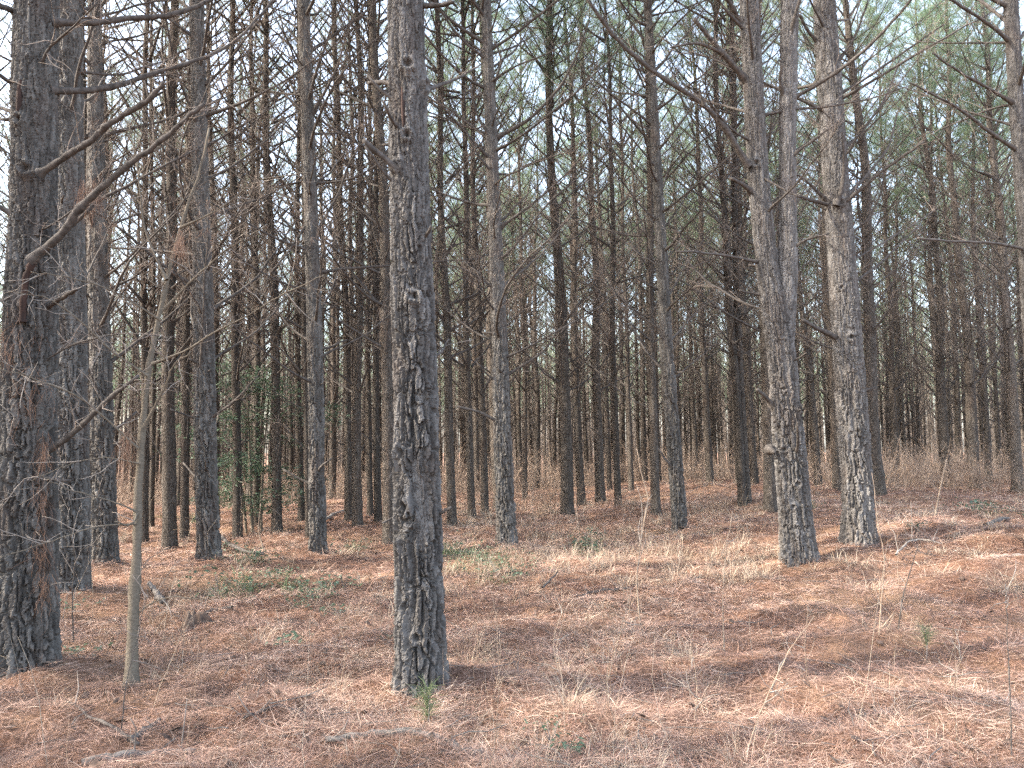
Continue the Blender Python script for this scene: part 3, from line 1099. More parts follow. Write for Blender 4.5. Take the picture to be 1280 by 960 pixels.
H_('forked pine at right of centre whose two stems part above man height and stay close',
   [(1000, 706), (994, 640), (985, 540), (977, 440), (966, 380), (955, 300), (946, 200), (936, 0)], [(700, 41), (640, 38), (440, 33), (395, 32), (340, 25), (200, 24), (0, 22)], H=16, res=0.010, seed=22,
   base_px=(1000, 706), knots_px=[(995, 512), (975, 562), (985, 632), (942, 208), (990, 604), (980, 690)], nbranch=(13, 6, 0), zbr=(4.2, 8.5), stub_z=(1.2, 4.5),
   fork=([(976, 440), (983, 390), (985, 300), (984, 200), (987, 0)], [(440, 26), (390, 24), (240, 20), (0, 21)], 440),
   limbs=[([(936, 208), (930, 200), (906, 158), (878, 129), (820, 92), (775, 55), (733, -2)], -0.9, 7, 4, dict(ntw=14, y0=-0.07)), ([(880, 131), (874, 112), (875, 104)], -0.1, 4, 2, dict(ntw=0, y0=-0.45)),
          ([(934, 102), (903, 67), (868, 24)], -0.5, 8, 6, dict(ntw=3)), ([(903, 66), (870, 52), (838, 60)], -0.3, 5, 2, dict(ntw=8, y0=-0.25)),
          ([(928, 32), (911, 2), (900, -15)], -0.3, 6, 5, dict(ntw=2)), ([(940, 240), (928, 230), (914, 223)], -0.3, 7, 4, dict(ntw=1)),
          ([(940, 214), (985, 240), (1000, 246)], -0.4, 3, 2, dict(ntw=2)),
          ([(965, 505), (955, 494), (946, 487)], -0.2, 6, 4, dict(ntw=0)), ([(962, 562), (968, 566)], -0.2, 8, 5, dict(ntw=0)),
          ([(950, 328), (900, 318), (845, 314)], -0.5, 4, 2, dict(ntw=3)),
          ([(988, 125), (1040, 95), (1085, 60), (1120, 22), (1147, -10)], -0.9, 5, 3, dict(ntw=10)),
          ([(987, 62), (992, 25), (1002, -8)], -0.3, 6, 4, dict(ntw=1)), ([(982, 128), (974, 100), (978, 80)], -0.25, 6, 3, dict(ntw=0)),
          ([(985, 215), (989, 195), (1010, 180), (1045, 155)], -0.3, 5, 2, dict(ntw=6)), ([(985, 315), (1005, 300), (1035, 292)], -0.3, 5, 2, dict(ntw=5)),
          ([(965, 390), (930, 380), (880, 350), (850, 315)], 0.4, 4, 1.5, dict(ntw=10))])
H_('leaning grey pine with a sunlit pale foot, just right of the forked pine',
   [(1074, 680), (1071, 600), (1060, 440), (1046, 240), (1030, 0)], [(670, 38), (600, 36), (440, 34), (240, 30), (0, 26)], H=17, res=0.010, seed=31,
   knots_px=[(1045, 258), (1046, 362), (1056, 424), (1064, 540)], nbranch=(12, 4, 0), zbr=(4.8, 8.8), stub_z=(1.5, 5.0),
   limbs=[([(1048, 258), (1072, 240), (1100, 215), (1156, 177)], -0.6, 6, 2.5, dict(ntw=10, y0=-0.10)), ([(1050, 254), (1085, 218), (1112, 184), (1122, 140)], 0.5, 5, 2, dict(ntw=12)),
          ([(1045, 257), (1053, 235), (1056, 200), (1053, 165)], -0.15, 6, 3, dict(ntw=1, y0=-0.17)), ([(1040, 257), (1012, 250), (995, 244)], -0.3, 6, 3, dict(ntw=3)),
          ([(1036, 253), (1008, 226), (990, 215)], -0.25, 5, 2, dict(ntw=3)), ([(1050, 190), (1072, 172), (1108, 122), (1126, 70)], 0.5, 4, 2, dict(ntw=12)),
          ([(1042, 122), (1080, 100), (1130, 65), (1180, 30)], -0.4, 4, 2, dict(ntw=10)), ([(1052, 425), (1022, 411), (1003, 400)], -0.35, 7, 4, dict(ntw=0)),
          ([(1056, 297), (1085, 276), (1103, 240), (1106, 205)], -0.3, 4, 1.5, dict(ntw=8)), ([(1022, 52), (1010, 40), (999, 18)], -0.2, 5, 3, dict(ntw=0)),
          ([(1036, 95), (1070, 45), (1085, 0)], -0.3, 4, 2, dict(ntw=8)), ([(1058, 360), (1100, 330), (1150, 280)], 0.5, 4, 1.5, dict(ntw=10)),
          ([(1058, 330), (1110, 300), (1160, 270), (1180, 250)], 0.9, 3, 1, dict(ntw=10))])
H_('pine trunk slipping out of the right picture edge, bare limbs spreading leftward',
   [(1304, 690), (1298, 500), (1285, 300), (1272, 150), (1263, 0)], [(680, 28), (500, 25), (300, 20), (150, 17), (0, 16)], H=17, res=0.012, seed=37, nbranch=(9, 2, 0), zbr=(4.0, 8.0),
   limbs=[([(1264, 53), (1236, 30), (1205, 10), (1178, -6)], -0.4, 5, 3, dict(ntw=8)), ([(1270, 131), (1232, 108), (1195, 88), (1165, 66)], -0.5, 5, 2, dict(ntw=12)),
          ([(1275, 190), (1236, 165), (1200, 135), (1135, 102)], -0.6, 5, 2, dict(ntw=12)), ([(1284, 312), (1240, 303), (1195, 302), (1148, 298)], -0.6, 4, 2.5, dict(ntw=2)),
          ([(1265, 53), (1200, 54), (1145, 52)], 0.4, 3, 1.2, dict(ntw=8)), ([(1270, 130), (1240, 135), (1180, 160), (1150, 170)], 0.5, 3, 1.2, dict(ntw=8)),
          ([(1266, 60), (1285, 35), (1300, 10)], 0.2, 5, 3, dict(ntw=1)), ([(1262, 30), (1225, 0), (1200, -12)], 0.4, 5, 3, dict(ntw=4))])
H_('straight slim pine right of the large centre trunk, long limbs curving up on both sides',
   [(634, 685), (630, 600), (625, 440), (617, 240), (607, 0)], [(680, 25), (640, 23), (440, 19), (240, 15), (0, 13)], H=17, res=0.012, seed=41, bark=BARK_DARK, nbranch=(28, 8, 0), zbr=(2.6, 8.8), stub_z=(1.2, 3.5),
   limbs=[([(618, 180), (590, 158), (560, 135), (534, 122)], 0.3, 4, 2.5, dict(ntw=4)), ([(609, 56), (580, 38), (545, 10), (530, -5)], -0.3, 5, 3, dict(ntw=5)),
          ([(612, 72), (585, 52), (548, 30)], 0.4, 4, 2, dict(ntw=5)), ([(621, 172), (662, 150), (700, 110), (722, 68), (737, 25)], -0.8, 5, 2, dict(ntw=14)),
          ([(625, 284), (665, 256), (700, 225), (735, 190)], -0.5, 4, 1.5, dict(ntw=12)), ([(611, 64), (640, 45), (672, 20), (700, -2)], -0.4, 4, 2.5, dict(ntw=6)),
          ([(612, 68), (640, 60), (665, 45)], 0.3, 3, 1.5, dict(ntw=6)), ([(616, 110), (628, 75), (618, 50)], -0.2, 4, 2, dict(ntw=0)), ([(618, 182), (594, 140), (588, 108)], -0.3, 4, 2, dict(ntw=4)),
          ([(622, 224), (598, 195), (584, 167)], -0.3, 4, 2, dict(ntw=5)), ([(626, 365), (580, 335), (555, 330)], -0.3, 3, 1.5, dict(ntw=6)), ([(628, 530), (600, 515), (570, 508)], -0.2, 4, 3, dict(ntw=0)),
          ([(632, 470), (680, 440), (700, 410)], -0.2, 4, 2, dict(ntw=3))])
H_('sturdy dark pine left of centre beside the leafy evergreen bush, trunk knotted midway',
   [(262, 706), (258, 600), (255, 440), (250, 200), (246, 0)], [(700, 28), (640, 25), (440, 24), (200, 19), (0, 17)], H=16.5, res=0.011, seed=47, bark=BARK_DARK, nbranch=(24, 7, 0), zbr=(2.4, 8.0), stub_z=(0.9, 3.0),
   limbs=[([(258, 105), (280, 85), (320, 30), (345, -5)], -0.4, 4, 2, dict(ntw=8)), ([(252, 530), (290, 505), (322, 470)], -0.3, 4, 2, dict(ntw=5)), ([(248, 525), (225, 516), (212, 512)], -0.2, 3, 2, dict(ntw=1)),
          ([(255, 145), (300, 130), (360, 100), (410, 60)], -0.3, 4, 1.5, dict(ntw=10))])
H_('smooth dark pine between the sturdy dark pine and the large centre trunk',
   [(398, 696), (397, 640), (394, 440), (388, 240), (379, 0)], [(690, 21), (640, 19), (440, 18), (240, 16), (0, 15)], H=17, res=0.012, seed=53, bark=BARK_DARK, nbranch=(26, 6, 0), zbr=(2.4, 8.8), stub_z=(1.0, 3.2),
   limbs=[([(389, 145), (420, 90), (440, 20)], -0.5, 4, 1.5, dict(ntw=6)), ([(382, 80), (350, 110), (315, 160)], -0.3, 3, 1.2, dict(ntw=8)), ([(390, 270), (350, 330), (322, 350)], -0.3, 3, 1.2, dict(ntw=6)),
          ([(392, 230), (440, 225), (500, 190), (525, 150)], -0.3, 3, 1.2, dict(ntw=8))])
H_('slender leaning pine left of the forked pine, thick whorl of dead limbs at half height',
   [(850, 665), (846, 600), (833, 440), (823, 240), (809, 0)], [(660, 18), (600, 17), (440, 16), (240, 12), (0, 10)], H=16.5, res=0.014, seed=59, bark=BARK_DARK, nbranch=(34, 7, 0), zbr=(2.4, 10.0), stub_z=(1.0, 3.2))
H_('bushy barked pine standing behind the bare sapling, just right of the two left edge pines',
   [(131, 708), (130, 600), (120, 240), (118, 0)], [(700, 28), (600, 25), (240, 21), (0, 14)], H=16, res=0.012, seed=61, bark=BARK_DARK, nbranch=(24, 7, 0), zbr=(2.2, 8.0), stub_z=(0.8, 2.6))

# ------------------------------------------------------------------ second row: hand placed
# (base_x, base_y, top_x, diameter px near the foot, label)
ROW = [
    (180, 680, 186, 10, 'narrow dark pine trunk showing just right of the bare sapling'),
    (212, 688, 213, 18, 'dark pine with a bright left edge, left neighbour of the sturdy dark pine'),
    (231, 674, 236, 11, 'thin pale-edged pine pressed against the left side of the sturdy dark pine'),
    (269, 652, 263, 11, 'thin pine peeping out behind the right side of the sturdy dark pine'),
    (297, 675, 291, 12, 'reddish pine at the left side of the leafy evergreen bush'),
    (346, 668, 336, 13, 'reddish pine rising behind the right side of the leafy evergreen bush'),
    (320, 659, 317, 10, 'dim pine hidden behind the middle of the leafy evergreen bush'),
    (377, 651, 368, 9, 'thin pine in the gap between the evergreen bush and the smooth dark pine'),
    (386, 672, 372, 8, 'thin pine with a bright edge hugging the left side of the smooth dark pine'),
    (436, 653, 422, 11, 'first slim pine right of the smooth dark pine'),
    (447, 660, 446, 13, 'straight pine midway between the smooth dark pine and the large centre trunk'),
    (463, 645, 458, 8, 'thin pine just right of the straight midway pine'),
    (473, 656, 465, 10, 'slim pine second to the left of the large centre trunk'),
    (487, 681, 470, 17, 'reddish pine directly beside the left edge of the large centre trunk'),
    (565, 658, 548, 12, 'slim pine first to the right of the large centre trunk'),
    (590, 650, 574, 10, 'thin pine midway between the large centre trunk and the straight slim pine'),
    (606, 645, 590, 10, 'thin pine hugging the left side of the straight slim pine'),
    (656, 626, 650, 7, 'hair thin pine just right of the straight slim pine'),
    (709, 645, 687, 17, 'dark pine with brush round its foot, next big trunk right of the straight slim pine'),
    (727, 632, 706, 11, 'brown pine close behind the right side of the dark brush-footed pine'),
    (751, 628, 728, 13, 'brown pine second to the right of the dark brush-footed pine'),
    (773, 635, 756, 9, 'thin leaning pine, third to the right of the dark brush-footed pine'),
    (789, 614, 772, 7, 'hair thin pine left of the trunk that overlaps the slender leaning pine'),
    (820, 645, 806, 12, 'dark pine overlapping the left side of the slender leaning pine'),
    (928, 632, 893, 11, 'left one of two pines crossing at the foot, left of the forked pine'),
    (934, 631, 908, 11, 'right one of two pines crossing at the foot, left of the forked pine'),
    (963, 640, 946, 16, 'dark pine half hidden behind the left side of the forked pine'),
    (1047, 614, 1024, 12, 'brown pine in the gap between the forked pine and the sunlit-footed pine'),
    (1098, 618, 1058, 18, 'brown pine hugging the right side of the sunlit-footed pine'),
    (1120, 602, 1090, 9, 'thin pine rising from dry brush, second right of the sunlit-footed pine'),
    (1132, 604, 1105, 10, 'thin pine rising from dry brush, third right of the sunlit-footed pine'),
    (1152, 598, 1122, 8, 'thin pale pine rising from dry brush, fourth right of the sunlit-footed pine'),
    (1184, 610, 1146, 13, 'brown pine with a whorl of spreading limbs above the dry brush at right'),
    (1218, 612, 1182, 14, 'dark straight pine rising behind the dry brush near the small green shrub'),
    (1236, 606, 1206, 8, 'thin pine right beside the dark straight pine above the dry brush'),
    (1273, 616, 1230, 14, 'leaning brown pine nearest the right picture edge at ground level'),
    (113, 690, 108, 14, 'red brown pine glimpsed between the scaly pine and the bushy barked pine'),
    (189, 662, 193, 7, 'hair thin pine between the bare sapling and the dark bright-edged pine'),
]
for i, (bx, by, tx, w, lab) in enumerate(ROW):
    p = hit(bx, by)
    p[2] = gh(p[0], p[1])
    diam = w * p[1] / F
    if diam > 0.34:
        diam = 0.34
    ptop = at(tx, 0, p[1])
    H = random.uniform(16.5, 19.5)
    t = stand_tree(p, ptop, diam * 0.90, H, lab, 'pines of the second row', 700 + i)
    az = random.random() * 6.28
    nb = 11 if diam > 0.14 else 6
    for q in range(nb):            # long upswept dead limbs
        z = 3.0 + 6.5 * (q + random.random()) / nb
        az += 2.4 + random.gauss(0, .4)
        o = link('branch', POOL[random.randrange(len(POOL))], t)
        o.location = (.04 * math.cos(az), .04 * math.sin(az), z)
        o.rotation_euler = (random.gauss(0, .25), random.gauss(-.1, .15), az)
        k = random.uniform(.65, 1.15)
        o.scale = (k, k, k)
    BASES.append((p[0], p[1]))

# ------------------------------------------------------------------ the plantation behind
LAND = [(35, 'thick left edge pine'), (131, 'bushy barked pine'), (260, 'sturdy dark pine'), (397, 'smooth dark pine'), (522, 'large centre trunk'), (630, 'straight slim pine'),
        (706, 'brush-footed pine'), (846, 'slender leaning pine'), (990, 'forked pine'), (1068, 'sunlit-footed pine'), (1180, 'whorled brown pine'), (1262, 'right edge pine')]
ORD = ['first', 'second', 'third', 'fourth', 'fifth', 'sixth', 'seventh', 'eighth', 'ninth', 'tenth', 'eleventh', 'twelfth', 'thirteenth', 'fourteenth', 'fifteenth', 'sixteenth', 'seventeenth',
       'eighteenth', 'nineteenth', 'twentieth']


def plantation():
    cand = []
    ca, sa = math.cos(0.33), math.sin(0.33)
    rg = np.random.default_rng(77)
    for i in range(-75, 76):
        for j in range(-85, 86):
            u, v = i * 2.6 + rg.normal(0, 0.5), j * 2.25 + rg.normal(0, 0.5)
            x, y = u * ca - v * sa, u * sa + v * ca
            if rg.random() < 0.10:
                continue
            cand.append((x, y))
    B = np.array(BASES)
    seen, off, far, side = [], [], [], []
    for x, y in cand:
        if y > 0 and np.min(np.hypot(B[:, 0] - x, B[:, 1] - y)) < 1.7:
            continue
        if y > 15.5 and abs(x) < 0.73 * y + 0.5:
            if y < 19 and x / y > -0.1:
                continue
            d = math.hypot(x, y)
            if d < 155:
                seen.append((d, x, y))
        elif y > 14 and abs(x) < 1.0 * y + 4 and 26 < math.hypot(x, y) < 95:
            side.append((math.hypot(x, y), x, y))
        elif y > -6 and x < min(-0.72 * y - 3.2, -4.5) and y < 22 and x > -22 and math.hypot(x, y) > 4.0:
            off.append((x, y))
    # unseen shade pines are left out where they would block sun from these spots
    sx, sy = math.sin(R(262)), math.cos(R(262))
    spots = [hit(1110, 690), hit(1180, 695)]

    def shades(x, y):
        for q in spots:
            dx, dy = x - q[0], y - q[1]
            s_ = dx * sx + dy * sy
            if 8 < s_ < 23 and abs(-dx * sy + dy * sx) < 0.6:
                return True
        return False
    off = [p for k, p in enumerate(off) if not shades(*p)]
    seen.sort()
    near, far = seen[:212], seen[212:] + side
    rows = {}
    for k, (d, x, y) in enumerate(near):
        px = proj((x, y, gh(x, y) + 1.2))[0]
        rows[k] = px
    named = {}
    groups = {}
    for k, (d, x, y) in enumerate(near):
        if d > 34:
            continue
        px = rows[k]
        a = [l for l in LAND if l[0] <= px]
        b = [l for l in LAND if l[0] > px]
        key = (a[-1][1] if a else None, b[0][1] if b else None)
        groups.setdefault(key, []).append((px, k))
    for (a, b), lst in groups.items():
        lst.sort()
        for q, (px, k) in enumerate(lst):
            o = ORD[min(q, 19)]
            if a and b:
                named[k] = f'thin back-row pine, {o} from left between {a} and {b}'
            elif a:
                named[k] = f'thin back-row pine, {o} to the right of the {a}'
            else:
                named[k] = f'thin back-row pine, {o} from the picture edge, left of the {b}'
    for k, (d, x, y) in enumerate(near):
        z = gh(x, y)
        H = random.uniform(15.5, 20)
        lean = random.gauss(0, 0.018)
        top = (x + H * (lean - 0.012), y + H * random.gauss(0, 0.015), z + H)
        px = rows[k]
        lab = named.get(k) or 'far slender pine trunk, one thin grey-brown line in the dense farthest rows'
        stand_tree((x, y, z), top, random.uniform(0.15, 0.24), H, lab, 'thin pines in the back rows' if k in named else 'slender pines of the farthest rows', 1000 + k)
    for k, (x, y) in enumerate(off):  # unseen pines added left of the view to throw canopy shade into it
        z = gh(x, y)
        H = random.uniform(15, 18)
        stand_tree((x, y, z), (x + random.gauss(0, .3), y + random.gauss(0, .3), z + H), random.uniform(0.2, 0.3), H,
                   'unseen plantation pine outside the picture edge, added for its shade', 'unseen shade pines added beyond the picture edges', 2000 + k)
    # the farthest rows read as one mass
    rg = np.random.default_rng(5)
    mb = MB()
    for (d, x, y) in far:
        z = gh(x, y)
        H = rg.uniform(14.5, 18)
        lean = rg.normal(-0.01, 0.02, 2)
        r = rg.uniform(0.07, 0.11)
        zz = np.array([-0.2, 3, 8, 13, H])
        P = np.stack([x + lean[0] * zz, y + lean[1] * zz, z + zz], 1)
        mb.tubes(P, np.array([[r * 1.1, r, r * .75, r * .4, 0.02]]), 6, 0)
        nb = 60 if d < 85 else 16
        deep = d >= 85
        s = np.sort(rg.uniform(0.12, 0.99, nb))
        az = rg.random(nb) * 6.28
        L = np.where(s < 0.5, rg.uniform(0.8, 2.3, nb), (2.4 * (1 - (s - 0.5) / 0.5) ** 0.7 + 0.3) * rg.uniform(.7, 1.1, nb))
        el = rg.uniform(0.3, 0.95, nb)
        B0 = np.stack([x + lean[0] * s * H, y + lean[1] * s * H, z + s * H], 1)
        D = np.stack([np.cos(az) * np.cos(el), np.sin(az) * np.cos(el), np.sin(el)], 1)
        E0 = B0 + D * L[:, None]
        sd = np.cross(D, rg.normal(0, 1, (nb, 3)))
        sd /= np.linalg.norm(sd, axis=1, keepdims=True)
        mb.ribbons(np.stack([B0, (B0 + E0) / 2 - np.array([0, 0, .08]), E0], 1), np.array([[0.013, 0.010, 0.004]]), sd, 1)
        # twigs
        m = nb * 7
        ii = np.repeat(np.arange(nb), 7)
        f = rg.uniform(.25, 1, m)[:, None]
        b0 = B0[ii] + D[ii] * L[ii][:, None] * f
        d2 = D[ii] + rg.normal(0, .6, (m, 3))
        d2 /= np.linalg.norm(d2, axis=1, keepdims=True)
        e2 = b0 + d2 * (L[ii] * rg.uniform(.12, .4, m))[:, None]
        s2 = np.cross(d2, rg.normal(0, 1, (m, 3)))
        s2 /= np.linalg.norm(s2, axis=1, keepdims=True)
        V = np.stack([b0 - s2 * .006, b0 + s2 * .006, e2], 1)
        mb.add(V.reshape(-1, 3), None, np.arange(m * 3).reshape(m, 3), 1)
        lv = np.repeat(s[ii] > 0.5, 1)
        e3 = e2[lv]
        q = 10 if not deep else 8
        jj = np.repeat(np.arange(len(e3)), q)
        d3 = rg.normal(0, 1, (len(jj), 3)) + np.array([0, 0, .3])
        d3 /= np.linalg.norm(d3, axis=1, keepdims=True)
        s3 = np.cross(d3, rg.normal(0, 1, (len(jj), 3)))
        s3 /= np.linalg.norm(s3, axis=1, keepdims=True)
        V = np.stack([e3[jj] - s3 * .0065 * (1 + 2 * deep), e3[jj] + s3 * .0065 * (1 + 2 * deep), e3[jj] + d3 * (.24 + .2 * deep)], 1)
        mb.add(V.reshape(-1, 3), None, np.arange(len(jj) * 3).reshape(-1, 3), 2, np.repeat(rg.random(len(jj)), 3))
    o = mb.build('far_pine_forest', [BARK_MID, TWIG, NEEDLE])
    tag(o, 'dense mass of hair thin pines closing off the view at the back', 'pine forest', kind='stuff')
    print('trees', len(near), 'off', len(off), 'far', len(far))


plantation()

# ------------------------------------------------------------------ bare sapling at left


def sapling():
    base = hit(164, 862)
    base[2] = gh(base[0], base[1])
    Y = base[1]
    t = thing('bare_sapling', 'slim bare sapling with smooth olive-brown bark in front of the left pines', 'sapling', base)
    path = [(164, 866), (165, 820), (168, 740), (172, 680), (172, 620), (178, 535), (184, 470), (198, 400), (212, 335), (228, 275), (250, 215), (262, 160)]
    mats = [SAPBARK, PALE_TWIG]
    hand_branch(path, Y, 0.25, 15, 2.5, t, base, ntw=5, name='trunk', mats=mats, sides=14, tw_l=0.3, taper=0.8)
    BR = [([(180, 534), (195, 505), (208, 480), (216, 455), (238, 440)], -0.2, 5, 2, 5),
          ([(172, 560), (140, 530), (100, 495), (60, 480), (20, 465), (-15, 462)], -0.5, 3, 1.5, 14),
          ([(171, 640), (158, 633), (125, 622), (95, 615), (70, 605), (45, 590)], -0.4, 2.5, 1.2, 8),
          ([(171, 642), (168, 653), (158, 657), (144, 652)], -0.2, 3.5, 2, 2),
          ([(170, 655), (120, 657), (60, 678), (-5, 700)], -0.5, 2.2, 1.2, 8),
          ([(204, 388), (240, 350), (285, 310), (335, 280)], -0.2, 4, 1.5, 10),
          ([(190, 455), (235, 438), (262, 418), (300, 400), (350, 370), (405, 343)], -0.3, 3.5, 1.2, 12),
          ([(200, 400), (170, 380), (130, 358), (80, 345), (40, 340)], -0.5, 2.5, 1.2, 14),
          ([(208, 350), (180, 290), (172, 210), (160, 150)], 0.1, 4, 1.5, 10),
          ([(225, 285), (275, 262), (320, 225), (390, 215)], -0.2, 3, 1.2, 10),
          ([(176, 580), (130, 570), (85, 580), (40, 600)], -0.3, 2, 1, 8),
          ([(185, 470), (140, 440), (100, 400), (60, 370), (10, 365)], -0.5, 3, 1.2, 14),
          ([(160, 780), (185, 755), (215, 745), (250, 748)], -0.1, 2.5, 1.2, 3)]
    for pts, dY, w0, w1, n in BR:
        hand_branch(pts, Y + 0.05, dY, w0, w1, t, base, ntw=int(n * .7), mats=mats, tw_l=0.30, sides=6, thick=0.85)


sapling()


def dangling_straw():
    # dead needles caught in the twigs by the thick left pine
    base = hit(52, 842)
    t = thing('straw_curtain', 'curtain of rusty dead needles hung up on twigs along the thick left edge pine', 'hanging straw', base)
    mb = MB()
    Y = base[1] - 0.2
    clumps = [(20, 440, 20), (45, 470, 18), (28, 500, 18), (50, 620, 12), (48, 680, 10), (55, 560, 8), (12, 420, 14), (55, 730, 10), (158, 560, 9), (120, 240, 10), (225, 300, 7), (105, 240, 9)]
    for (cx, cy, sp) in clumps:
        n = 110
        P0 = np.array([at(cx + RNG.normal(0, sp * .5), cy + RNG.normal(0, sp * 1.3), Y + RNG.normal(0, 0.08)) for _ in range(n)]) - np.array(base)
        D = RNG.normal(0, .28, (n, 3)) + np.array([[0, 0, -1]])
        D /= np.linalg.norm(D, axis=1, keepdims=True)
        L = RNG.uniform(.09, .2, n)[:, None]
        P = np.stack([P0, P0 + D * L * .5 + RNG.normal(0, .012, (n, 3)), P0 + D * L], 1)
        sd = np.cross(D, RNG.normal(0, 1, (n, 3)))
        sd /= np.linalg.norm(sd, axis=1, keepdims=True)
        mb.ribbons(P, np.array([[0.001, 0.001, 0.0004]]), sd, 0, RNG.random(n))
    mb.build('needles', BROWN_NEEDLE, t)
    # thin woody vine carrying the needles
    hand_branch([(50, 846), (53, 760), (48, 690), (52, 610), (40, 520), (30, 440), (35, 390)], Y, 0.1, 4, 2, t, base, ntw=22, name='vine', mats=[LIMB, PALE_TWIG], tw_l=0.28, sides=6)


dangling_straw()


def thin_stem(pts, w0, w1, label, cat='dry weed', ntw=2, mats=None, name='dry_weed', tw=0.15, group='dry weeds standing in the straw', dY=0.0):
    base = hit(*pts[0])
    base[2] = gh(base[0], base[1])
    o = hand_branch(pts, base[1], dY, w0, w1, None, base, ntw=ntw, mats=mats or [TAN_STEM, PALE_TWIG], tw_l=tw, sides=6, name=name, thick=0.55)
    o.location = base
    tag(o, label, cat, group)


thin_stem([(928, 958), (950, 890), (985, 815), (1018, 770)], 3.5, 1.5, 'pale dry stem leaning right across the bottom foreground needles', ntw=3)
thin_stem([(905, 815), (903, 745), (908, 680), (916, 640)], 2.5, 1.5, 'pale straight dry stem standing before the forked pine', ntw=1)
thin_stem([(1090, 800), (1122, 760), (1105, 795), (1138, 845)], 3, 2, 'bent dry stem folded over in the right foreground', ntw=1)
thin_stem([(1098, 805), (1102, 745), (1106, 700), (1095, 640), (1090, 590)], 2.6, 1.4, 'tall thin dry stem beside the sunlit-footed pine', ntw=3)
thin_stem([(1122, 795), (1128, 745), (1142, 700), (1148, 680)], 3, 1.6, 'brown forked dry stem under the arching pale branch', ntw=6, mats=[LIMB, TWIG])
thin_stem([(1265, 955), (1262, 860), (1258, 780), (1256, 730)], 3, 1.8, 'tall brown dry stem at the right bottom edge', ntw=3, mats=[LIMB, PALE_TWIG])
thin_stem([(800, 780), (795, 720), (803, 660), (812, 622), (800, 590), (797, 560)], 3.2, 1.4, 'pale forked weed stem in front of the slender leaning pine', ntw=5, tw=0.4)
thin_stem([(808, 640), (812, 622), (850, 618), (885, 605)], 2.2, 1, 'pale sideways weed twig near the foot of the slender leaning pine', ntw=4, tw=0.3)
thin_stem([(760, 850), (775, 790), (790, 735)], 2.5, 1.2, 'thin dry stem leaning right between centre and right foreground', ntw=3)
thin_stem([(655, 870), (648, 840), (642, 825)], 3, 1.6, 'short dry stem right of the large centre trunk foot', ntw=1, mats=[LIMB, TWIG])
thin_stem([(700, 850), (690, 800), (705, 760)], 2, 1.2, 'short thin tan stem right of the large centre trunk', ntw=2)
thin_stem([(150, 930), (158, 850), (178, 770), (186, 735)], 2.5, 1.2, 'thin reddish stem leaning beside the sapling foot', ntw=4, mats=[LIMB, TWIG])
thin_stem([(92, 810), (90, 740), (95, 690), (80, 640)], 3, 1.4, 'brown weed stem between the left edge pine and the sapling', ntw=8, mats=[LIMB, PALE_TWIG], tw=0.3)
thin_stem([(1190, 885), (1195, 840), (1210, 805)], 2, 1, 'short thin stem amid grey grass in the right foreground', ntw=3)
thin_stem([(868, 905), (872, 860), (866, 815)], 2.2, 1, 'thin tan stem left of the leaning pale foreground stem', ntw=3)
thin_stem([(1010, 860), (1005, 800), (1012, 750)], 2, 1, 'thin tan stem beneath the foot of the forked pine', ntw=3)
thin_stem([(330, 690), (322, 660), (326, 630)], 3, 1.5, 'pale thin stem at the foot of the leafy evergreen bush', ntw=3)
thin_stem([(1168, 650), (1175, 610), (1183, 575)], 4, 3, 'broken pale stick leaning out of the dry brush', ntw=0)

build_ground()
build_straw()
build_grass()

# ------------------------------------------------------------------ fallen wood


def fallen(pts, w0, w1, label, ntw=2, mats=None, name='fallen_stick', cat='stick', tw=0.2, lift=0.02):
    b0 = hit(*pts[len(pts) // 2])
    P = []
    for x, y in pts:
        p = hit(x, y)
        P.append([p[0], p[1], float(ground_fine([p[0]], [p[1]])[0]) + lift])
    P = np.array(P)
    K = 4 * len(pts)
    s = np.linspace(0, 1, len(pts))
    u = np.linspace(0, 1, K)
    Pi = np.stack([np.interp(u, s, P[:, i]) for i in range(3)], 1)
    Pi[1:-1] = .25 * Pi[:-2] + .5 * Pi[1:-1] + .25 * Pi[2:]
    Pi += RNG.normal(0, .005, Pi.shape)
    Pi -= b0
    mb = MB()
    rw = np.linspace(w0, w1, K) / 2 * b0[1] / F * (1 + .25 * (RNG.random(K) - .5))
    mb.tubes(Pi, rw[None], 9, 0)
    if ntw:
        ii = RNG.integers(1, K - 1, ntw)
        D = RNG.normal(0, .7, (ntw, 3)) + np.array([[0.3, 0, .4]])
        D /= np.linalg.norm(D, axis=1, keepdims=True)
        L = (tw * RNG.uniform(.4, 1.3, ntw))[:, None]
        st = Pi[ii]
        mb.tubes(np.stack([st, st + D * L * .5 + RNG.normal(0, .02, (ntw, 3)), st + D * L], 1), np.array([[.005, .0035, .002]]), 5, 1)
    o = mb.build(name, mats or [LIMB, TWIG])
    o.location = b0
    tag(o, label, cat)


GREYWOOD = mat_simple('weathered_stick', (0.045, 0.038, 0.033), (0.17, 0.15, 0.13), 30)
fallen([(406, 936), (450, 937), (500, 936), (545, 936), (585, 942), (601, 949)], 7, 9, 'grey fallen stick lying below the foot of the large centre trunk', 2, [GREYWOOD, TWIG])
fallen([(100, 962), (150, 957), (200, 952), (245, 945)], 10, 8, 'lichen-grey fallen stick at the bottom left edge', 3, [GREYWOOD, TWIG])
fallen([(162, 944), (180, 925), (200, 912)], 7, 5, 'short broken stick lying above the lichen-grey stick at bottom left', 1, [GREYWOOD, TWIG])
fallen([(88, 893), (115, 910), (145, 930), (172, 950)], 3.5, 4, 'thin dark fallen twig slanting down toward the bottom left stick', 2, lift=0.05)
fallen([(276, 680), (285, 690), (297, 694), (310, 700), (330, 707)], 5, 3, 'dead fallen branch with spiky twigs right of the sturdy dark pine foot', 9, name='fallen_branch', cat='fallen branch', tw=0.4, lift=0.12)
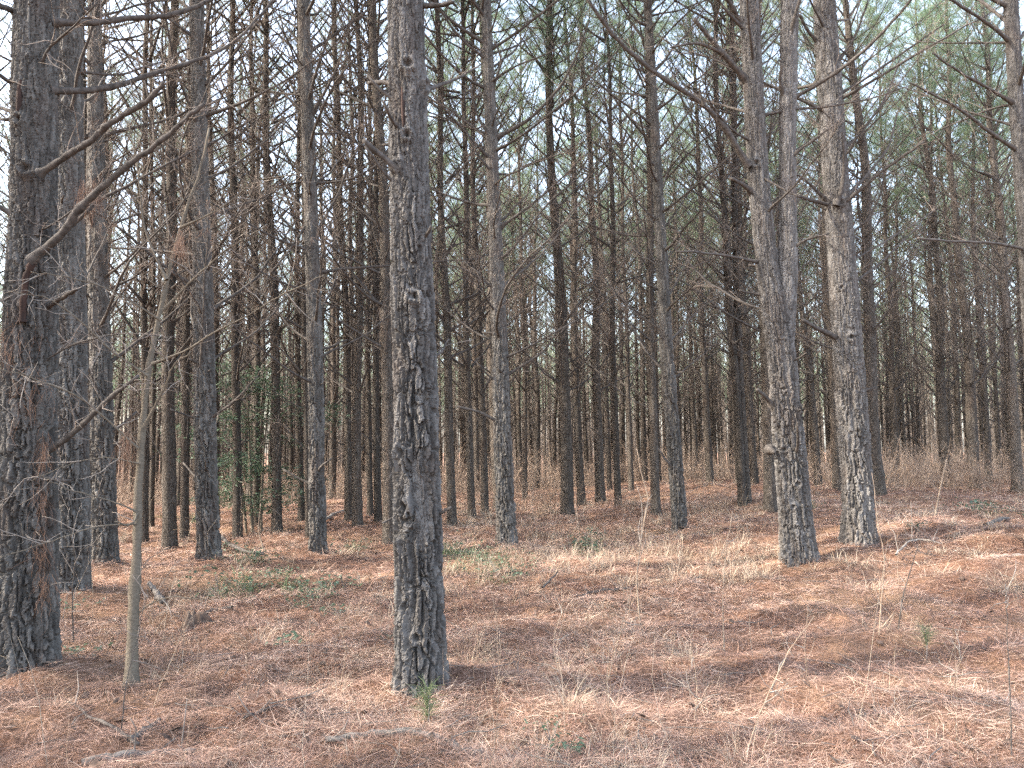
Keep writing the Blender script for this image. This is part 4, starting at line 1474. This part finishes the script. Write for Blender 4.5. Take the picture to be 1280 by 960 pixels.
fallen([(290, 768), (270, 770), (250, 776)], 5, 4, 'dark fallen twig beside the rotten stump', 2)
fallen([(186, 740), (195, 752), (203, 760)], 6, 7, 'short bleached stick right of the sapling trunk', 0, [GREYWOOD, PALE_TWIG], lift=0.06)
fallen([(1120, 700), (1135, 690), (1150, 686), (1178, 690)], 2.6, 1.4, 'pale arching fallen branch right of the sunlit-footed pine', 6, [PALE_TWIG, PALE_TWIG], name='fallen_branch', cat='fallen branch', tw=0.5, lift=0.1)
fallen([(1232, 658), (1255, 655), (1282, 652)], 5, 4, 'dark fallen limb near the small green shrub at right', 3)
fallen([(1230, 700), (1260, 699), (1290, 698)], 5, 4, 'pale fallen limb at the right edge of the sunny patch', 1, [PALE_TWIG, TWIG])
fallen([(400, 655), (415, 645), (432, 640)], 5, 3, 'thin pale fallen limb in the sunny needles right of the smooth dark pine', 3, [PALE_TWIG, TWIG])
fallen([(820, 862), (840, 861), (852, 858)], 7, 4, 'short stub of dead wood half buried in the middle foreground', 0, [ROT, TWIG])
fallen([(678, 744), (688, 737), (697, 731)], 2.5, 1.8, 'short dark stick poking from needles right of centre', 0, lift=0.08)
fallen([(720, 748), (750, 744), (790, 742)], 4, 3, 'thin fallen twig lying across the needles right of centre', 3)
fallen([(305, 920), (345, 905), (385, 900)], 4, 3, 'thin fallen twig in the left foreground needles', 2)
fallen([(575, 690), (600, 697), (640, 705)], 5, 3, 'thin fallen branch in green weeds right of the centre trunk', 5, tw=0.3)


def stump():
    b = hit(243, 782)
    n, m = 40, 22
    a = np.linspace(0, 2 * math.pi, n, endpoint=False)
    q = np.linspace(1, 0, m)
    A_, Q_ = np.meshgrid(a, q, indexing='ij')
    rr = 0.75 * Q_ * (0.17 + 0.05 * np.sin(3 * A_ + 1) + 0.03 * np.sin(7 * A_))
    x, y = rr * np.cos(A_) * 1.25, rr * np.sin(A_) * 0.8
    h = 0.20 * sstep(1.0, 0.25, Q_) * (0.35 + 0.9 * vn(x / 0.05 + 50, y / 0.07 + 50, 5)) + 0.05 * vn(x / 0.02 + 50, y / 0.02 + 50, 6) * (1 - Q_)
    V = np.stack([x, y, h - 0.03], -1)
    idx = np.arange(n * m).reshape(n, m)
    a0, c0 = idx, np.roll(idx, -1, 0)
    Qd = np.stack([a0[:, :-1], c0[:, :-1], c0[:, 1:], a0[:, 1:]], -1).reshape(-1, 4)
    o = MB().add(V.reshape(-1, 3), Qd).build('rotten_stump', ROT)
    o.location = b
    tag(o, 'crumbled dark rotten stump in the needles right of the sapling', 'stump')


stump()

# ------------------------------------------------------------------ green plants


def evergreen_bush():
    b = hit(318, 668)
    b[2] = gh(b[0], b[1])
    Y = b[1]
    t = thing('evergreen_bush', 'tall loose evergreen bush with layered dark leaves between two dark pines', 'bush', b)
    for pts, w in [([(318, 690), (314, 640), (312, 560), (308, 470)], 5), ([(328, 692), (326, 640), (330, 560), (338, 480)], 4), ([(310, 690), (305, 630), (296, 570), (284, 520)], 4)]:
        hand_branch(pts, Y, 0.1, w, 1.5, t, b, ntw=8, name='stem', mats=[SAPBARK, TWIG], sides=7, tw_l=0.5)
    rg = np.random.default_rng(3)
    for tier in range(40):
        py = 455 + tier * 4.6 + rg.normal(0, 4)
        px = 314 + rg.normal(0, 40)
        c = at(px, py, Y + rg.normal(0, .45)) - b
        mb = MB()
        k = 9
        aa = rg.random() * 6.28
        for q in range(k):
            off = np.array([math.cos(aa) * (q / k - .5) * 1.0, math.sin(aa) * (q / k - .5) * 1.0, -0.14 * (q / k - .5) ** 2 * 4 + rg.normal(0, .04)])
            leaves(mb, c + off, 22, (.16, .16, .04), 0.075, 0)
        P = np.array([c + np.array([math.cos(aa) * f, math.sin(aa) * f, -.03 - .5 * f * f]) for f in np.linspace(-.5, .5, 5)])
        mb.tubes(P, np.array([[.003, .005, .007, .005, .003]]), 4, 1)
        mb.build('foliage', [GREENLEAF, TWIG], t)


evergreen_bush()


def seedling(px, py, h, n, label, mat=GREENLEAF, spread=.10, size=.06, name='seedling', cat='seedling', group='small green seedlings'):
    b = hit(px, py)
    b[2] = gh(b[0], b[1])
    t = thing(name, label, cat, b, group)
    K = 4
    st = MB()
    for s in range(3):
        d = RNG.normal(0, .3, 2)
        P = np.array([[d[0] * f * h, d[1] * f * h, f * h - .02] for f in np.linspace(0, 1, K)])
        st.tubes(P, np.array([[.004, .0035, .003, .0015]]), 5, 0)
    st.build('stem', [TWIG], t)
    lf = MB()
    for q in range(max(3, n // 10)):
        leaves(lf, np.array([RNG.normal(0, spread), RNG.normal(0, spread), h * RNG.uniform(.4, 1.0)]), 10, (spread * .5, spread * .5, h * .12), size, 0)
    lf.build('leaves', [mat], t)


seedling(478, 806, .12, 40, 'small glossy seedling just left of the large centre trunk foot')
seedling(700, 955, .08, 24, 'bright leafy seedling at the bottom edge right of centre', size=.05)
seedling(688, 925, .12, 24, 'tiny pale green seedling just above the bright leafy seedling', size=.03)
seedling(408, 742, .14, 70, 'low blue-green leafy seedling left of the large centre trunk', spread=.14)
seedling(405, 772, .10, 50, 'pale spreading seedling below the blue-green leafy seedling', spread=.12, size=.05)
seedling(274, 742, .22, 60, 'upright leafy seedling below the sturdy dark pine')
seedling(318, 710, .22, 60, 'leafy seedling against the spiky fallen branch', spread=.12)
seedling(735, 688, .28, 70, 'dark green seedling in dry grass right of the straight slim pine')
seedling(640, 724, .15, 50, 'weedy seedling below the straight slim pine', spread=.14)
seedling(1230, 645, .25, 90, 'bright green low shrub on the rise at right', spread=.2, size=.08)
seedling(1147, 668, .15, 50, 'tiny green seedling on the sunny needles right of the sunlit-footed pine', spread=.1)
for _i, (_x, _y) in enumerate([(300, 745), (345, 728), (430, 735), (290, 690), (385, 760)]):
    seedling(_x, _y, .16, 60, ['ragged leafy seedling just right of the upright leafy seedling', 'sprawling seedling midway between the fallen branch and the blue-green leafy seedling',
             'leafy seedling just right of the blue-green leafy seedling', 'leafy sprig at the near side of the sturdy dark pine foot', 'tiny leafy seedling left of the pale spreading seedling'][_i], spread=.13, size=.055)
seedling(350, 810, .10, 24, 'tiny green sprig in the left foreground needles')
seedling(100, 828, .10, 24, 'tiny seedling between the thick left edge pine and sapling')
seedling(75, 790, .35, 60, 'pale green sprig against the foot of the thick left edge pine', spread=.12, size=.05)
seedling(1095, 615, .5, 80, 'green climber at the foot of the pine hugging the sunlit-footed pine', spread=.12)


def pine_seedling(px, py, h, label, n=220, nl=.13):
    b = hit(px, py)
    b[2] = gh(b[0], b[1])
    t = thing('pine_seedling', label, 'pine seedling', b, 'pine seedlings')
    st = MB()
    st.tubes(np.array([[0, 0, -.02], [.01, 0, h * .5], [.0, .01, h]]), np.array([[.005, .004, .002]]), 6, 0)
    st.build('stem', [TWIG], t)
    z = RNG.uniform(.25, 1.0, n) * h
    a = RNG.random(n) * 6.28
    e = RNG.uniform(.1, 1.2, n)
    D = np.stack([np.cos(a) * np.cos(e), np.sin(a) * np.cos(e), np.sin(e)], 1)
    P0 = np.stack([np.zeros(n), np.zeros(n), z], 1)
    L = (nl * RNG.uniform(.6, 1.1, n))[:, None]
    P = np.stack([P0, P0 + D * L * .5, P0 + D * L - np.array([[0, 0, .02]])], 1)
    sd = np.cross(D, RNG.normal(0, 1, (n, 3)))
    sd /= np.linalg.norm(sd, axis=1, keepdims=True)
    mb = MB()
    mb.ribbons(P, np.array([[.0009, .0009, .0004]]), sd, 0, np.clip(RNG.random(n), 0, 1))
    mb.build('needles', [GREENGRASS], t)


pine_seedling(534, 912, .22, 'soft green pine seedling at the foot of the large centre trunk')
pine_seedling(1158, 820, .2, 'soft green pine seedling in the right foreground grass', 120)

# ------------------------------------------------------------------ dry brush thicket


def brush_mesh(seed):
    rg = np.random.default_rng(seed)
    mb = MB()
    for k in range(20):
        a = rg.random() * 6.28
        b = gen_branch(rg, rg.uniform(.5, 1.5), .004, rg.uniform(.7, 1.35), 9, 3, sides=3, K=6, rtwig=.0026, curve=-0.3, hang=6 if rg.random() < .5 else 0)
        M = place_mat(a, 0)
        M[:3, 3] = [rg.normal(0, .35), rg.normal(0, .3), -.03]
        mb.merge(b, M)
    return mb.mesh('dry_shrub', [TAN_BRUSH, TAN_BRUSH, NEEDLE, BROWN_NEEDLE])


TAN_BRUSH = mat_simple('dry_brush_twig', (0.16, 0.11, 0.08), (0.33, 0.25, 0.19), 8)
BRUSH = [brush_mesh(800 + i) for i in range(4)]
for i, (px, Y, s, lab) in enumerate([
        (1108, 20.5, .9, 'leafless brown shrub at the foot of the pine hugging the sunlit-footed pine'),
        (1140, 21, 1.2, 'leafless tangled shrub in the middle of the dry brush at right'),
        (1170, 20, 1.3, 'thick leafless shrub before the whorled brown pine'),
        (1200, 21, 1.2, 'leafless shrub between the whorled brown pine and the dark straight pine'),
        (1245, 20, 1.25, 'leafless shrub right of the dark straight pine'),
        (1275, 21, 1.2, 'leafless shrub cut by the right picture edge'),
        (690, 17.5, .8, 'pale leafless shrub round the foot of the brush-footed pine'),
        (668, 20, .9, 'leafless shrub behind the straight slim pine at right'),
        (598, 19, .9, 'leafless shrub left of the straight slim pine'),
        (745, 24, .9, 'leafless shrub at the feet of two brown pines right of centre'),
        (790, 16, .55, 'low wiry shrub in front of the slender leaning pine'),
        (893, 14.5, .55, 'low reddish shrub midway between the slender leaning pine and forked pine'),
        (575, 20, .8, 'leafless shrub just right of the large centre trunk, far back'),
        (232, 14, .4, 'low wiry shrub at the foot of the thin pale-edged pine'),
        (1010, 24, .7, 'leafless shrub on the crest behind the forked pine'),
        (870, 25, .7, 'leafless shrub on the crest behind the slender leaning pine'),
        (640, 12.5, .35, 'low wiry shrub at the foot of the straight slim pine')]):
    p = at(px, 600, Y)
    o = link('dry_shrub', BRUSH[i % 4])
    o.location = (p[0], p[1], gh(p[0], p[1]))
    o.scale = (s, s, s * random.uniform(.65, .95))
    o.rotation_euler = (0, 0, i * 2.1)
    tag(o, lab, 'dry shrub', 'leafless dry shrubs on the forest floor')

def undergrowth():
    rg = np.random.default_rng(91)
    mb = MB()
    n = 1500
    y = rg.uniform(19, 115, n)
    x = y * rg.uniform(-0.74, 0.74, n)
    keep = (y > 25) | (x / y < -0.12) | (x / y > 0.42)
    for px, py in zip(x[keep], y[keep]):
        k = 26
        z = gh(px, py)
        a = rg.random(k) * 6.28
        e = rg.uniform(.6, 1.45, k)
        L = rg.uniform(.4, 1.5, k) * (0.8 + 0.3 * (px > 0) + 0.012 * max(0, py - 30))
        c = np.stack([px + rg.normal(0, .5, k), py + rg.normal(0, .5, k), np.full(k, z - .03)], 1)
        D = np.stack([np.cos(a) * np.cos(e), np.sin(a) * np.cos(e), np.sin(e)], 1)
        mid = c + D * (L * .5)[:, None] + rg.normal(0, .04, (k, 3))
        end = c + D * L[:, None] + rg.normal(0, .08, (k, 3))
        sd = np.cross(D, rg.normal(0, 1, (k, 3)))
        sd /= np.linalg.norm(sd, axis=1, keepdims=True)
        mb.ribbons(np.stack([c, mid, end], 1), np.array([[.005, .004, .002]]), sd, 0)
        q = k * 5
        ii = np.repeat(np.arange(k), 5)
        f = rg.uniform(.3, 1, q)[:, None]
        b0 = c[ii] * (1 - f) + end[ii] * f
        d2 = D[ii] * .6 + rg.normal(0, .6, (q, 3))
        d2 /= np.linalg.norm(d2, axis=1, keepdims=True)
        s2 = np.cross(d2, rg.normal(0, 1, (q, 3)))
        s2 /= np.linalg.norm(s2, axis=1, keepdims=True)
        V = np.stack([b0 - s2 * .0035, b0 + s2 * .0035, b0 + d2 * rg.uniform(.1, .45, q)[:, None]], 1)
        mb.add(V.reshape(-1, 3), None, np.arange(q * 3).reshape(q, 3), 0)
    for c in range(650):
        py = rg.uniform(24, 62)
        px = py * rg.uniform(-0.74, 0.74)
        z = gh(px, py)
        k = 16
        P = np.zeros((k, 5, 3))
        P[:, 0] = np.stack([px + rg.normal(0, .6, k), py + rg.normal(0, .6, k), np.full(k, z - .03)], 1)
        D = np.stack([rg.normal(0, .35, k), rg.normal(0, .35, k), np.ones(k)], 1)
        L = rg.uniform(.7, 2.3, k)
        for j in range(1, 5):
            D = D + rg.normal(0, .22, (k, 3))
            D /= np.linalg.norm(D, axis=1, keepdims=True)
            P[:, j] = P[:, j - 1] + D * (L / 4)[:, None]
        sd = np.cross(P[:, -1] - P[:, 0], rg.normal(0, 1, (k, 3)))
        sd /= np.linalg.norm(sd, axis=1, keepdims=True)
        mb.ribbons(P, np.array([[.006, .005, .005, .004, .002]]), sd, 0)
        q = k * 9
        ii, jj = rg.integers(0, k, q), rg.integers(1, 4, q)
        b0 = P[ii, jj]
        d2 = rg.normal(0, .7, (q, 3)) + np.array([[0, 0, .4]])
        d2 /= np.linalg.norm(d2, axis=1, keepdims=True)
        s2 = np.cross(d2, rg.normal(0, 1, (q, 3)))
        s2 /= np.linalg.norm(s2, axis=1, keepdims=True)
        V = np.stack([b0 - s2 * .005, b0 + s2 * .005, b0 + d2 * rg.uniform(.15, .6, q)[:, None]], 1)
        mb.add(V.reshape(-1, 3), None, np.arange(q * 3).reshape(q, 3), 0)
    o = mb.build('undergrowth', TAN_BRUSH)
    tag(o, 'wiry brown leafless undergrowth filling the floor between the far trunks', 'undergrowth', kind='stuff')


undergrowth()


def bark_litter():
    n = 2600
    x, y = scatter_polar(n, 1.9, 16, 0.70, 0.5)
    z = ground_fine(x, y) + 0.022
    a = RNG.random(n) * 6.28
    L = RNG.uniform(.012, .05, n)
    W = L * RNG.uniform(.25, .7, n)
    U_ = np.stack([np.cos(a), np.sin(a), RNG.normal(0, .3, n)], 1) * L[:, None]
    S_ = np.stack([-np.sin(a), np.cos(a), RNG.normal(0, .4, n)], 1) * W[:, None]
    C = np.stack([x, y, z], 1)
    up = np.array([[0, 0, .006]])
    V = np.stack([C - U_ * .9, C - S_ * RNG.uniform(.5, 1, n)[:, None], C + U_, C + S_, C + up * 2], 1)
    T0 = np.arange(n)[:, None] * 5
    T = np.concatenate([T0 + np.array([[i, (i + 1) % 4, 4]]) for i in range(4)])
    mb = MB().add(V.reshape(-1, 3), None, T)
    m = 900
    x, y = scatter_polar(m, 1.9, 18, 0.70, 0.5)
    z = ground_fine(x, y) + 0.03
    a = RNG.random(m) * 6.28
    L = RNG.uniform(.06, .35, m)
    P = np.zeros((m, 4, 3))
    P[:, 0] = np.stack([x, y, z], 1)
    for j in range(1, 4):
        a = a + RNG.normal(0, .25, m)
        P[:, j] = P[:, j - 1] + np.stack([np.cos(a), np.sin(a), RNG.normal(.03, .12, m)], 1) * (L / 3)[:, None]
    mb.tubes(P, (RNG.uniform(.0015, .004, m))[:, None] * np.array([[1, .9, .8, .5]]), 4, 1)
    o = mb.build('bark_litter', [ROT, GREYWOOD])
    tag(o, 'dark bark flakes and broken twiglets strewn over the needles', 'litter', kind='stuff')


bark_litter()

# ------------------------------------------------------------------ light
SUN_EL, SUN_AZ = R(37), R(258)     # azimuth measured from +Y towards +X : sun on the left, a little behind the camera
to_sun = Vector((math.sin(SUN_AZ) * math.cos(SUN_EL), math.cos(SUN_AZ) * math.cos(SUN_EL), math.sin(SUN_EL)))
sl = bpy.data.lights.new('sun', 'SUN')
sl.energy = 2.4
sl.angle = R(0.9)
sl.color = (1.0, 0.93, 0.82)
so = bpy.data.objects.new('sun', sl)
COL.objects.link(so)
so.rotation_mode = 'QUATERNION'
so.rotation_quaternion = to_sun.to_track_quat('Z', 'Y')

w = bpy.data.worlds.new('World')
scene.world = w
w.use_nodes = True
nt = w.node_tree
sky = nt.nodes.new('ShaderNodeTexSky')
sky.sky_type = 'NISHITA'
sky.sun_disc = False
sky.sun_elevation = SUN_EL
sky.sun_rotation = SUN_AZ
sky.air_density = 1.0
sky.dust_density = 3.0
sky.ozone_density = 1.0
bg = nt.nodes['Background']
hz = nt.nodes.new('ShaderNodeHueSaturation')      # thin high cloud: a whiter sky
hz.inputs['Saturation'].default_value = 0.75
nt.links.new(sky.outputs[0], hz.inputs['Color'])
nt.links.new(hz.outputs[0], bg.inputs['Color'])
bg.inputs['Strength'].default_value = 0.15

vs = scene.view_settings
vs.view_transform = 'Standard'
vs.look = 'None'
vs.gamma = 1
vs.use_curve_mapping = False
vs.exposure = 3.28
scene.render.film_transparent = False
cy = scene.cycles
cy.max_bounces = 6
cy.diffuse_bounces = 4
cy.transparent_max_bounces = 8
cy.use_denoising = False
cy.use_adaptive_sampling = False
cy.sample_clamp_indirect = 4.0
cy.denoising_prefilter = "ACCURATE"
cy.denoising_input_passes = "RGB_ALBEDO_NORMAL"
